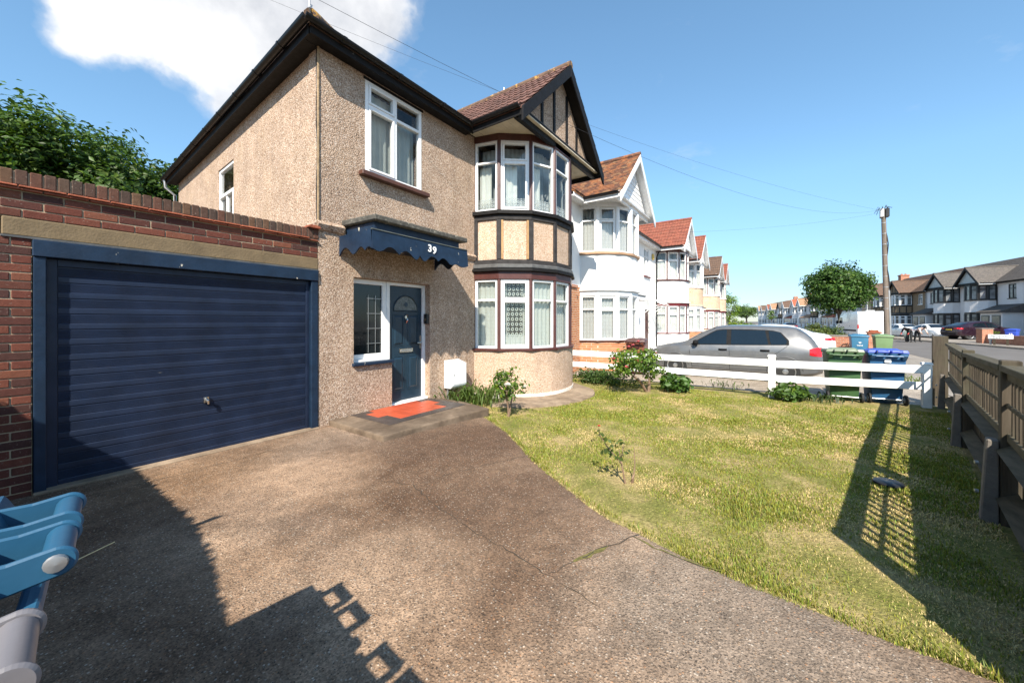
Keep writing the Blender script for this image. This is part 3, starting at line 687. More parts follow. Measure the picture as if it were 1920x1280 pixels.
    # soffit boarding under the overhang
    for k in range(1 if lod else 9):
        y0 = yf + .08; y1 = -.03; n_ = 1 if lod else 9; a, b = y0 + (y1 - y0) * k / n_, y0 + (y1 - y0) * (k + 1) / n_
        m = MB(); m.box(cx - hw + .02, cx + hw - .02, a + .003, b, ze - .085, ze - .065); m.build('soffit_board', soffit, root)
    for sg in (-1, 1):
        m = MB(); x = cx + sg * (hw + .01)
        m.box(min(x, x + sg * .025), max(x, x + sg * .025), yf + .02, -.26, ze - .2, ze - .02); m.build('fascia', trim if style == 'timber' else 'white_upvc', root)
        if lod < 2:
            m = MB(); xg = cx + sg * (hw + .09); n_ = 8
            prof = [(math.cos(math.pi * k / n_) * .06, -math.sin(math.pi * k / n_) * .06) for k in range(n_ + 1)] + [(-.05, 0), (.05, 0)]
            pr = [(a, b) for a, b in prof[:n_ + 1]] + [(-.052, -.004), (0, -.05), (.052, -.004)]
            m.prism([V(xg + a, yf + .06, ze - .03 + b) for a, b in pr], (0, 1.13, 0)); m.build('gutter', gut, root, smooth=40)
def bay(root, cx, S, zb=0.0, lod=0):
    P = bay_pts(cx); n = len(P)
    SP = smoothP(P) if lod == 0 else P
    band(offset(SP, .03), 0, -.16, zb - .2, .87).build('bay_wall', S['base'], root, smooth=50)
    if S.get('plinth'): band(offset(SP, .03), .012, -.1, zb - .21, zb + .10).build('plinth', S['plinth'], root, smooth=50)
    band(P, .085, -.12, .862, .915).build('sill', S['sill'], root, bevel=.008)
    for lvl, (z0, z1) in enumerate(((.915, 2.345), (3.755, 5.205))):
        P_ = P
        for i in range(n - 1):
            A, B = V(*P_[i], 0), V(*P_[i + 1], 0); u = (B - A).normalized(); g_ = S.get('mull', .032)
            sash = True if i in (1, 5) else False
            if lvl == 0 and S.get('open') == i: pass
            w = window(root, A + u * g_, B - u * g_, z0, z1, [(1, [.70], sash)], S['frame'], .048 if lod == 0 else .06, .07, .0, S.get('pane', 'glass'), (S['special'][i] if lvl == 0 and i in S.get('special', {}) else S['curt'][lvl]) if lod < 2 else ())
        for i in range(n):
            q = offset(P_, .02)[i]; q0 = offset(P_, -.05)[i]; m = MB(); m.tube([(.5 * q[0] + .5 * q0[0], .5 * q[1] + .5 * q0[1], z0), (.5 * q[0] + .5 * q0[0], .5 * q[1] + .5 * q0[1], z1)], S.get('mull', .032) * 1.35, 6)
            m.build('mullion', S['mullion'], root)
    band(P, .035, -.1, 2.345, 2.50).build('fascia_band', S['band'], root, bevel=.005)
    band(P, .10, -.1, 2.502, 2.56).build('cornice', S['ledge'], root, bevel=.01)
    z0, z1 = 2.562, 3.66
    if S['mid'] == 'timber':
        band(P, .075, -.1, 2.562, 2.655).build('cornice', 'lead', root, bevel=.02)
        band(P, -.005, -.12, 2.66, 3.66).build('panel_wall', S['infill'], root)
        band(P, .03, -.02, 2.656, 2.75).build('rail', 'grey_timber', root, bevel=.006); band(P, .03, -.02, 3.57, 3.665).build('rail', 'grey_timber', root, bevel=.006)
        PO = offset(P, .028)
        for i in range(n):
            a, b = PO[max(i - 1, 0)], PO[min(i + 1, n - 1)]; u = V(b[0] - a[0], b[1] - a[1], 0).normalized(); c = V(PO[i][0], PO[i][1], 0); w = .05
            if i == 0: c += u * .045
            m = MB(); m.obox(c - u * w, c + u * w, .003, -.04, 2.752, 3.568); m.build('post', 'grey_timber', root, bevel=.008)
            if i in (1, 2):                            # mastic smeared along the posts
                for sg in ((1,) if i == 1 else (-1,)):
                    m = MB(); c2 = c + u * sg * (w + .02); m.obox(c2 - u * .02, c2 + u * .02, -.012, -.05, 2.76, 3.56); m.build('mastic', 'mastic', root)
    else:
        Q = smoothP(P) if lod == 0 else P
        band(Q, .01, -.14, 2.562, 3.67).build('panel_wall', S['infill'], root, smooth=50)
    band(P, .09, -.12, 3.672, 3.755).build('sill', S['sill2'], root, bevel=.01)
    band(P, .03, -.1, 5.205, 5.36).build('fascia_band', S['band2'], root, bevel=.005)
    if lod < 2:                                        # ceiling slabs close the bay off inside
        for z in (2.40, 5.3):
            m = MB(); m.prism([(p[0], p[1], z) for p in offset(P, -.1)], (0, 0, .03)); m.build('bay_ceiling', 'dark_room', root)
M['mastic'] = simple('ochre_mastic', (.36, .22, .10), .8, .2, 9)
def gutter_run(root, A, B, r=.058, mat='black_gutter', clips=True):
    A, B = V(*A), V(*B); u = (B - A).normalized(); n = V(u.y, -u.x, 0); k = 8
    pr = [(math.cos(math.pi * i / k) * r, -math.sin(math.pi * i / k) * r) for i in range(k + 1)] + [(-r * .85, -.004), (0, -r * .8), (r * .85, -.004)]
    m = MB(); m.prism([A + n * a + V(0, 0, b) for a, b in pr], B - A); g_ = m.build('gutter', mat, root, smooth=40)
    if clips:
        L = (B - A).length; s = .5
        while s < L:
            m = MB(); pr2 = [(a * 1.14, b * 1.14) for a, b in pr[:k + 1]]; m.prism([A + u * s + n * a + V(0, 0, b) for a, b in pr2], u * .05); m.build('gutter_clip', mat, g_); s += .95

# ------------------------------------------------------------------ the end house, number 39
H = thing('end_terrace_house', 'pebbledashed end of terrace house numbered 39 with navy door and curved bay', 'house')
SK = V(.057, 1, 0).normalized()                        # the flank wall runs slightly askew
CX = 4.79
UPW = (.72, 1.84, 3.77, 5.20); PO_ = (.528, 2.042, -.05, 2.143)
fw_ = wall_holes(0.0, 7.42, -.3, 5.33, [UPW, (.528, 1.214, .80, 2.143), (1.214, 2.042, .06, 2.143), (CX - 1.40, CX + 1.40, .87, 2.40), (CX - 1.40, CX + 1.40, 3.7, 5.3)], lambda u, d, z: (u, d, z), .26)
fw_.build('front_wall', 'pebble', H)
side = lambda s, d, z: tuple(SK * s + V(1, -.057, 0).normalized() * d + V(0, 0, z))
SW = (3.62, 4.64, 3.35, 4.70)
wall_holes(.262, 8.3, -.3, 5.36, [SW], side, .26).build('side_wall', 'pebble', H)
m = MB(); m.box(.5, 7.42, 8.0, 8.25, -.3, 5.36); m.build('rear_wall', 'pebble', H)
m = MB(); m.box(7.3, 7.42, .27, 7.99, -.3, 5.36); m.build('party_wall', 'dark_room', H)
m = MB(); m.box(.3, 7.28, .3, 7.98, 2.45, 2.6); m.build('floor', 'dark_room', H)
# corner bead grown with lichen, and the crack line with a cable beside it
M['bead'] = simple('lichened_corner_bead', (.27, .19, .11), .95, .35, 14, .8, 60)
m = MB(); m.tube([(-.004, -.004, 2.86), (-.004, -.004, 5.30)], .016, 8); m.build('corner_bead', 'bead', H, smooth=40)
m = MB(); m.tube([(-.006 + .004 * math.sin(z * 7), .04 + .010 * math.sin(z * 3), z) for z in np.arange(2.8, 5.33, .08)], .006, 5); m.build('cable', 'cable', H)
# string course at first-floor level
for x0, x1 in ((-.03, .36), (2.16, 3.28)):
    m = MB(); m.prism([(x0, .02, 2.73), (x0, -.03, 2.75), (x0, -.065, 2.82), (x0, -.03, 2.86), (x0, .02, 2.88)], (x1 - x0, 0, 0)); m.build('string_course', 'pebble', H, smooth=30)
m = MB(); m.prism([tuple(SK * -.03 + V(-d, 0, z)) for d, z in ((-.02, 2.73), (.03, 2.75), (.06, 2.82), (.03, 2.86), (-.02, 2.88))], SK * .22); m.build('string_course', 'pebble', H, smooth=30)
# upper window
cw = ((.03, .60, .0, .94, 'curtain_grey', .16), (.50, .97, .0, .80, 'curtain_grey', .19))
window(H, (UPW[0], -.005), (UPW[1], -.005), UPW[2], UPW[3], [(1, [.735], {0, 1}), (1, [.735], False)], 'white_upvc', .06, .08, .0, 'glass', cw)
m = MB(); m.box(.61, 1.95, -.11, .01, 3.695, 3.765); m.build('sill', 'brown_sill', H, bevel=.008)
m = MB(); m.box(UPW[0] - .03, UPW[1] + .03, -.012, .03, 5.202, 5.24); m.build('window_head', 'black_wood', H)
# flank window
window(H, tuple(SK * SW[1] + V(.02, 0, 0))[:2], tuple(SK * SW[0] + V(.02, 0, 0))[:2], SW[2], SW[3], [(1, [.58], {0}), ], 'white_upvc', .06, .07, 0, 'glass', ((.05, .95, 0, 1, 'curtain_grey', .4),))
m = MB(); a, b = SK * 4.13 + V(-.005, 0, 0), SK * 4.13; m.obox(SK * 4.15 + V(.02, 0, 0), SK * 4.10 + V(.02, 0, 0), .002, -.05, SW[2] + .05, SW[2] + .78); m.build('window_mullion', 'white_upvc', H)
# porch recess: side light, door frame and composite door
window(H, (.528, .13), (1.20, .13), .885, 2.14, [(1, [], False)], 'white_upvc', .075, .07, 0, 'dark_glass', (), 'side_light')
m = MB();
for z in (1.12, 1.36, 1.60, 1.84): m.box(.85, 1.12, .148, .154, z, z + .008)
for x in (.87, 1.0): m.box(x, x + .008, .147, .153, .98, 1.9)
m.build('leading', 'galv', H)
m = MB(); m.box(.50, 1.235, -.05, .14, .80, .85); m.build('sill', 'navy_frame', H, bevel=.01)
m = MB(); m.box(.53, 1.2, .06, .2, .851, .885); m.build('sub_sill', 'white_upvc', H)
m = MB(); m.box(1.20, 1.265, .12, .2, .105, 2.14); m.box(1.975, 2.042, .12, .2, .105, 2.14); m.box(1.265, 1.975, .12, .2, 2.085, 2.14); m.box(1.2, 2.042, .05, .2, .06, .105)
df = m.build('door_frame', 'white_upvc', H, bevel=.005)
dr = MB(); dr.box(1.268, 1.972, .155, .195, .11, 2.08); door = dr.build('door', 'navy_door', H)
def raised(x0, x1, z0, z1):
    q = MB(); a = .035; q.hexa([(x0, .156, z0), (x1, .156, z0), (x1, .156, z1), (x0, .156, z1)], [(x0 + a, .140, z0 + a), (x1 - a, .140, z0 + a), (x1 - a, .140, z1 - a), (x0 + a, .140, z1 - a)])
    for aa in ((x0 - .018, x0, z0 - .018, z1 + .018), (x1, x1 + .018, z0 - .018, z1 + .018), (x0, x1, z0 - .018, z0), (x0, x1, z1, z1 + .018)): q.box(aa[0], aa[1], .148, .157, aa[2], aa[3])
    q.build('door_panel', 'navy_door', door, bevel=.003)
for x0, x1 in ((1.36, 1.56), (1.68, 1.88)): raised(x0, x1, .30, .86); raised(x0, x1, 1.07, 1.58)
arc = [(1.62 + .26 * math.cos(a), .150, 1.66 + .26 * math.sin(a)) for a in np.linspace(0, math.pi, 19)]
q = MB(); q.poly(arc); fan = q.build('fanlight', 'fan_glass', door) if 'fan_glass' in M else None
if fan is None:
    M['fan_glass'] = simple('leaded_fanlight_glass', (.10, .11, .11), .25, .4, 14); fan = q.build('fanlight', 'fan_glass', door)
q = MB(); q.tube(arc + [arc[0]], .012, 6); q.build('fanlight_bead', 'navy_door', door)
q = MB(); q.lathe([(.001, 0), (.05, .002), (.05, .0)], (1.62, .146, 1.77), 'y', 4); q.build('fanlight_motif', 'navy_door', door)
q = MB(); q.box(1.47, 1.77, .135, .157, .935, 1.005); q.build('letter_plate', 'chrome', door, bevel=.008); q = MB(); q.box(1.495, 1.745, .131, .136, .953, .988); q.build('letter_flap', 'galv', door, bevel=.004)
q = MB(); q.tube([(1.62, .15, 1.60), (1.62, .11, 1.575), (1.62, .115, 1.50), (1.62, .14, 1.45)], [.014, .012, .022, .010], 8); q.lathe([(.03, 0), (.03, .012), (.001, .014)], (1.62, .144, 1.55), 'y', 10); q.build('knocker', 'chrome', door, smooth=40)
q = MB(); q.box(1.925, 1.95, .138, .157, .98, 1.22); q.tube([(1.937, .14, 1.09), (1.937, .10, 1.09), (1.83, .10, 1.09)], .010, 8); q.build('door_handle', 'chrome', door, smooth=40)
q = MB(); q.box(1.985, 2.038, .015, .10, 1.43, 1.61); kb = q.build('key_box', 'black_plastic', H, bevel=.008); q = MB(); q.box(1.982, 1.986, .035, .08, 1.49, 1.53); q.build('label_plate', 'lintel', kb)
M['cap_paint'] = simple('worn_cap_paint', (.10, .11, .10), .6, .4, 12)
# canopy over the porch
q = MB(); q.prism([(.34, -.80, 2.84), (.34, .02, 2.86), (.34, .02, 2.945), (.34, -.80, 2.915)], (1.84, 0, 0)); can = q.build('canopy', 'slab', H, bevel=.012)
q = MB(); q.box(.40, 2.06, -.70, 0, 2.60, 2.838); q.build('canopy_box', 'navy_frame', can)
def scallop(L, segs, top, lows):
    """lower edge of a scalloped board: arches (up) between hanging lobes"""
    pts = []
    for i, (a, b, za, zm, zb) in enumerate(segs):
        for t in np.linspace(0, 1, 9)[(1 if i else 0):]:
            pts.append((a + (b - a) * t, za + (zb - za) * t + (zm - (za + zb) / 2) * math.sin(math.pi * t)))
    return pts
fs_ = [(.0, .16, -.245, -.275, -.25), (.16, .42, -.25, -.19, -.275), (.42, .68, -.275, -.205, -.285), (.68, .80, -.285, -.30, -.225), (.80, .93, -.225, -.30, -.285), (.93, 1.17, -.285, -.21, -.27), (1.17, 1.42, -.27, -.205, -.285), (1.42, 1.58, -.285, -.285, -.265), (1.58, 1.87, -.262, -.30, -.262)]
low = scallop(1.87, fs_, 0, 0)
poly = [V(.29 + a, -.80 - .03 * (-b / .28), 2.69 + b) for a, b in low] + [V(.29 + 1.87, -.80, 2.70), V(.29, -.80, 2.70)]
q = MB(); q.prism(poly, (0, .022, 0)); fb = q.build('scalloped_board', 'navy_frame', can)
q = MB(); q.box(.288, 2.162, -.812, -.775, 2.70, 2.712); q.build('board_cap', 'cap_paint', can)
for xs in (.29, 2.138):
    sl = scallop(.8, [(0, .16, -.27, -.235, -.28), (.16, .34, -.28, -.215, -.26), (.34, .52, -.26, -.305, -.24), (.52, .78, -.24, -.19, -.30)], 0, 0)
    poly = [V(xs, -.798 + a, 2.70 + b * .95) for a, b in sl] + [V(xs, -.02, 2.70), V(xs, -.798, 2.70)]
    q = MB(); q.prism(poly, (.022, 0, 0)); q.build('scalloped_board', 'navy_frame', can)
q = MB(); q.box(.34, 2.12, -.775, 0, 2.655, 2.67); q.build('canopy_ceiling', 'soffit', can)
def text_obj(body, size, parent, mat, loc, rot, name, depth=.006, align='CENTER', bold=0.0):
    cu = bpy.data.curves.new(name, 'FONT'); cu.body = body; cu.size = size; cu.extrude = depth; cu.align_x = align; cu.offset = bold; cu.resolution_u = 3
    t = bpy.data.objects.new(name, cu); COL.objects.link(t)
    bpy.context.view_layer.update(); me = bpy.data.meshes.new_from_object(t.evaluated_get(bpy.context.evaluated_depsgraph_get()))
    bpy.data.objects.remove(t); o = link(name, me, M[mat] if isinstance(mat, str) else mat, parent); me.materials.clear(); me.materials.append(M[mat] if isinstance(mat, str) else mat)
    o.location = Vector(loc) - off_of(parent); o.rotation_euler = rot; return o
text_obj('3', .155, can, 'white_upvc', (1.285, -.825, 2.545), (R(90), 0, 0), 'digit', .004, bold=.004)
text_obj('9', .155, can, 'white_upvc', (1.375, -.827, 2.528), (R(90), R(4), 0), 'digit', .004, bold=.004)
# meter box on the wall with its sloping lid, pipe below
m = MB(); m.prism([(2.39, 0, .20), (2.39, -.17, .20), (2.39, -.22, .25), (2.39, -.22, .665), (2.39, 0, .735)], (.41, 0, 0)); mbx = m.build('meter_box', 'white_upvc', H, bevel=.012)
m = MB(); m.box(2.425, 2.775, -.2255, -.219, .275, .645); m.build('meter_door', 'white_upvc', mbx, bevel=.004); m = MB(); m.box(2.44, 2.455, -.2275, -.225, .45, .47); m.build('keyhole', 'black_plastic', mbx)
m = MB(); m.tube([(2.45, -.05, .21), (2.45, -.05, -.05)], .022, 8); m.build('gas_pipe', 'galv', H, smooth=40)
# doorstep with quarry tiles, one object per tile
m = MB(); zt = .085
m.prism([(.12, -1.26, -.12), (2.02, -1.40, -.12), (2.14, -.75, -.12), (2.14, -.01, -.12), (.14, -.01, -.12)], (0, 0, .12 + zt)); step = m.build('doorstep', 'step_conc', H, bevel=.02, segs=2)
tw = .149; tm_ = MB(); tm_.box(0, tw, 0, tw, 0, .008); tr_ = tm_.mesh('tile', .002); tb_ = tr_.copy(); tr_.materials.append(M['red_tile']); tb_.materials.append(M['black_tile'])
for i in range(10):
    for j in range(6):
        x, y = .47 + i * .152, -.93 + j * .152
        red = 1 <= i <= 8 and j >= 1 and min(i - 1, 8 - i) + min(j - 1, 5 - j) >= 1 and not (i in (1, 8) and j in (2, 5))
        t = bpy.data.objects.new('tile', tr_ if red else tb_); COL.objects.link(t); t.parent = step; t.location = (x, y, zt - .001 + .0015 * random.random())
m = MB(); m.box(1.214, 2.04, -.005, .05, .04, .075); m.build('threshold', 'white_upvc', H)
# the bay
SB = dict(base='pebble_pink', plinth='plinth', sill='brown', frame='white_upvc', mullion='brown', band='brown', ledge='black_wood', mid='timber', infill='pebble_pink', sill2='black_wood', band2='brown',
          curt=[((.02, .98, .02, .69, 'lace', .13), (.02, .98, .68, .97, 'lace', .11), (.0, 1, .0, 1.0, 'net_dark', .35)), ((.02, .98, .02, .20, 'lace_edge', .10), (.05, .6, .06, .68, 'net', .18), (.0, 1, .0, 1, 'net_blue', .40))])
SB['special'] = {1: ((.02, .98, .0, .20, 'lace', .12), (.02, .98, .18, .69, 'lace_open', .11), (.02, .98, .68, .97, 'lace_open', .11), (0, .25, 0, 1, 'net', .2), (.8, 1, 0, 1, 'net', .2))}
M['lace_open'] = lace('open_lace', (.82, .86, .78), 0.12, 0.10)
M['net_dark'] = simple('sheer_back_curtain', (.40, .44, .40), .9, .5, 2.5); M['net_blue'] = simple('pale_blue_blind', (.50, .54, .55), .9, .3, 1.5)
bay(H, CX, SB, -.12)
gable_roof(H, CX, 'tile_brown', 'tile_lichen', 'black_wood', 'pebble', tiles='single')
# main roof with hip, eaves, gutters
RZ = 5.39; A0 = V(-.22, -.22, RZ); B0 = V(7.42, -.22, RZ); R1 = V(7.42, 4.0, 8.2); R0 = V(4.1, 4.0, 8.2); C0 = V(SK.x * 8.6 - .22, 8.6, RZ); D0 = V(7.42, 8.6, RZ)
m = MB()
for pl in ((A0, B0, R1, R0), (A0, R0, C0), (C0, R0, R1, D0)): m.prism(list(pl), (0, 0, -.06))
m.build('roof', 'tile_brn2', H)
m = MB(); m.tube([A0 + V(.02, .02, .06), R0 + V(0, 0, .05)], .10, 10); m.build('hip_ridge', 'tile_lichen', H, smooth=40)
m = MB(); m.tube([A0 + V(.03, .03, .02), A0 + V(-.02, -.02, .13), A0 + V(.03, .03, .22)], .014, 6); m.tube([A0 + V(.0, .02, .12), A0 + V(0, .02, .34)], .011, 6); m.build('hip_iron', 'galv', H)
for xa, xb in ((-.19, 3.0), (6.6, 7.42)):
    m = MB(); m.box(xa, xb, -.19, -.001, 5.262, 5.29); m.build('eaves_soffit', 'black_wood', H)
    m = MB(); m.box(xa - (.022 if xa < 0 else 0), xb, -.215, -.191, 5.235, 5.375); m.build('fascia', 'black_wood', H)
p = lambda s, d, z: tuple(SK * s + V(1, -.057, 0).normalized() * d + V(0, 0, z))
m = MB(); m.hexa([p(.003, -.188, 5.262), p(8.55, -.188, 5.262), p(8.55, -.002, 5.262), p(.003, -.002, 5.262)], [p(.003, -.188, 5.29), p(8.55, -.188, 5.29), p(8.55, -.002, 5.29), p(.003, -.002, 5.29)]); m.build('eaves_soffit', 'black_wood', H)
m = MB(); m.hexa([p(-.188, -.212, 5.235), p(8.6, -.215, 5.235), p(8.6, -.192, 5.235), p(-.188, -.189, 5.235)], [p(-.188, -.212, 5.375), p(8.6, -.215, 5.375), p(8.6, -.192, 5.375), p(-.188, -.189, 5.375)]); m.build('fascia', 'black_wood', H)
gutter_run(H, (-.32, -.272, 5.385), (2.93, -.272, 5.385)); a, b = p(8.65, -.274, 5.385), p(-.30, -.274, 5.385); gutter_run(H, a, b)
m = MB(); e = V(*p(8.5, -.26, 5.34)); m.tube([e, e + V(.02, 0, -.2), V(*p(8.45, -.05, 4.95)), V(*p(8.45, -.05, 2.8))], .035, 8); m.build('downpipe', 'galv', H, smooth=40)

# ------------------------------------------------------------------ the attached garage
G = thing('garage', 'flat roofed red brick garage with navy up and over door beside the house', 'garage', (-1.3, .1, 0), world=True)
m = MB(); m.box(-3.95, -2.43, .008, .2, -.2, 2.19); m.build('pier', 'mortar', G); m = MB(); m.box(-3.95, -.003, .008, .2, 2.345, 2.70); m.build('parapet', 'mortar', G)
m = MB(); m.box(-2.585, -.004, -.006, .2, 2.19, 2.342); m.build('lintel', 'lintel', G, bevel=.008)
m = MB(); m.box(-2.59, -.006, -.012, .1, 2.175, 2.192); m.build('flashing', 'lead', G)
bm_ = MB(); bm_.box(0, .215, 0, .1, 0, .0635); bme = bm_.mesh('brick', .004); bme.materials.append(M['brick']); bm2 = MB(); bm2.box(0, .103, 0, .1, 0, .0635); bmh = bm2.mesh('brick', .004); bmh.materials.append(M['brick'])
def put(me, name, loc, parent, rz=0.0):
    o = bpy.data.objects.new(name, me); COL.objects.link(o); o.parent = parent; o.location = Vector(loc) - off_of(parent); o.rotation_euler = (random.uniform(-.006, .006), random.uniform(-.008, .008), rz + random.uniform(-.006, .006)); return o
ch = .0735
for k in range(30):                                    # left pier, alternate courses
    z = -.02 + k * ch
    if z + .06 > 2.19: break
    x = -2.433
    if k % 2: put(bmh, 'brick', (x - .103, random.uniform(-.002, .003), z), G); x -= .113
    while x > -3.1: put(bme, 'brick', (x - .215, random.uniform(-.002, .003), z), G); x -= .225
for k in range(3):
    z = 2.349 + k * ch; x = -.012 - (.1125 if k % 2 else 0)
    if k % 2: put(bmh, 'brick', (-.112, 0, z), G)
    while x > -3.1: put(bme, 'brick', (x - .215, random.uniform(-.002, .003), z), G); x -= .225
cr = MB(); cr.box(0, .255, 0, .22, 0, .014); crm = cr.mesh('creasing_tile', .003); crm.materials.append(M['creasing'])
for j, z in enumerate((2.572, 2.592)):
    x = -.01 - .13 * j
    while x > -3.2: put(crm, 'creasing_tile', (x - .255, -.035 - .012 * j, z), G); x -= .263
cb = MB(); cb.box(0, .066, 0, .215, 0, .125); cbm = cb.mesh('coping_brick', .006); cbm.materials.append(M['coping_brick'])
x = -.004
while x > -3.2: put(cbm, 'coping_brick', (x - .066, -.012 + random.uniform(-.004, .004), 2.612 + random.uniform(-.003, .003)), G); x -= .0765
m = MB(); m.box(-3.95, -.003, .0, .2, 2.61, 2.725); m.build('coping_mortar', 'mortar', G)
m = MB(); m.box(-.16, .005, -.06, .1, 2.742, 2.765); m.box(-.13, .0, -.045, .1, 2.766, 2.785); m.build('corner_tile', 'creasing', G, bevel=.003)
m = MB(); m.box(-3.95, .1, .2, 6.0, 2.35, 2.45); m.box(-3.95, -3.75, .2, 6.0, -.1, 2.35); m.box(-3.95, .2, 5.9, 6.0, -.1, 2.35); m.build('garage_shell', 'lintel', G)
# timber door frame
m = MB(); m.box(-2.43, -.01, -.03, .11, 2.03, 2.172); m.build('door_header', 'navy_frame', G, bevel=.006)
m = MB(); m.box(-2.425, -2.355, -.015, .11, -.03, 2.028); m.build('door_jamb', 'navy_frame', G, bevel=.005); m = MB(); m.box(-.10, -.012, -.015, .11, -.03, 2.028); m.build('door_jamb', 'navy_frame', G, bevel=.005)
m = MB(); m.box(-2.353, -2.29, .045, .11, .0, 2.026); m.box(-.145, -.102, .045, .11, .0, 2.026); m.box(-2.29, -.145, .045, .11, 1.965, 2.026); m.build('door_surround', 'navy', G, bevel=.003)
# the up-and-over leaf: wide flat bands alternating with finely reeded ones
yd = .062; prof = []; z = .015; nb = 14; hb = (1.96 - z) / nb
for k in range(nb):
    prof += [(yd, z), (yd - .005, z + .006), (yd - .0055, z + .028), (yd - .005, z + .050), (yd, z + .056)]
    a = z + .062; n_ = 9; st = (z + hb - .006 - a) / n_
    for j in range(n_): prof += [(yd - .0025, a + st * j + st * .25), (yd - .0025, a + st * j + st * .6), (yd, a + st * j + st * .85)]
    z += hb
prof.append((yd, 1.962)); m = MB(); n_ = len(prof)
m.add([(-2.285, y, z) for y, z in prof] + [(-.148, y, z) for y, z in prof], [(i, n_ + i, n_ + i + 1, i + 1) for i in range(n_ - 1)])
leaf = m.build('door_leaf', 'navy', G, recalc=False)
m = MB(); m.box(-2.288, -.145, yd + .001, yd + .03, .0, 1.964); m.build('door_backing', 'navy', leaf)
m = MB(); m.box(-1.255, -1.21, yd - .03, yd - .008, .575, .635); m.tube([(-1.232, yd - .02, .605), (-1.232, yd - .065, .605)], .012, 8); m.tube([(-1.232, yd - .06, .625), (-1.232, yd - .068, .60), (-1.225, yd - .06, .56)], [.012, .013, .008], 8); m.build('door_handle', 'chrome', leaf, smooth=40)
m = MB(); m.box(-2.43, -.0, -.05, .3, -.1, .028); m.build('garage_sill', 'path_conc', G, bevel=.008)

# ------------------------------------------------------------------ the rest of the terrace and the houses opposite
M['wall_beige'] = pebble('beige_pebbledash', [(.56, .41, .29), (.62, .47, .34), (.50, .36, .25), (.66, .52, .39)], (.38, .26, .17), 30, stain_amt=.1)
M['wall_white2'] = simple('off_white_render', (.66, .65, .65), .85, .06, 1.0, .1, 90)
M['wall_brownpeb'] = simple('brown_pebbledash', (.22, .16, .10), .95, .25, 9, .4, 60)
M['frame_dark'] = simple('anthracite_frame', (.016, .016, .017), .4, .1, 5)
M['gable_grey'] = simple('pale_grey_board', (.42, .46, .46), .7, .1, 4)
M['far_pane'] = simple('curtained_pane', (.20, .21, .22), .12, .65, 1.6, spec=.6)
M['far_pane_d'] = simple('dim_pane', (.09, .095, .10), .08, .7, 1.3, spec=.6)
CW = [((.02, .98, .02, .98, 'lace_white', .10), (.0, 1, .0, 1.0, 'net_dark', .35)), ((.02, .98, .02, .75, 'lace_white', .10), (.0, 1, .0, 1, 'net_blue', .40))]
CN = [((.02, .98, .02, .98, 'curtain_white', .10),), ((.02, .98, .02, .68, 'curtain_white', .10), (.0, 1, .0, 1, 'net_blue', .40))]
ST = dict(
    white=dict(base='orange_brick', sill='brown_sill', frame='white_upvc', mullion='white_upvc', band='white_upvc', ledge='white_paint', mid='plain', infill='white_paint', sill2='sill_tan', band2='white_upvc', curt=CW, mull=.055),
    brownw=dict(base='white_paint', sill='maroon', frame='white_upvc', mullion='brown', band='maroon', ledge='white_paint', mid='plain', infill='white_paint', sill2='brown', band2='brown', curt=CN),
    beige=dict(base='orange_brick', sill='white_upvc', frame='white_upvc', mullion='white_upvc', band='white_upvc', ledge='soffit', mid='plain', infill='wall_beige', sill2='white_upvc', band2='white_upvc', curt=CN, mull=.05),
    beigeb=dict(base='wall_beige', sill='maroon', frame='white_upvc', mullion='brown', band='maroon', ledge='soffit', mid='plain', infill='wall_beige', sill2='white_upvc', band2='brown', curt=CN),
    dark=dict(base='wall_white2', sill='frame_dark', frame='frame_dark', mullion='frame_dark', band='frame_dark', ledge='wall_white2', mid='plain', infill='wall_white2', sill2='frame_dark', band2='frame_dark', curt=CN, mull=.06, pane='far_pane'),
    tudor=dict(base='wall_brownpeb', sill='white_upvc', frame='white_upvc', mullion='white_upvc', band='black_wood', ledge='black_wood', mid='timber', infill='wall_brownpeb', sill2='black_wood', band2='black_wood', curt=CN, mull=.06, pane='far_pane_d'),
    farw=dict(base='wall_white2', sill='white_upvc', frame='white_upvc', mullion='white_upvc', band='white_upvc', ledge='white_upvc', mid='plain', infill='wall_white2', sill2='white_upvc', band2='black_wood', curt=CN, mull=.06, pane='far_pane_d'))
M['sill_tan'] = simple('tan_sill', (.36, .22, .13), .6, .1, 5)
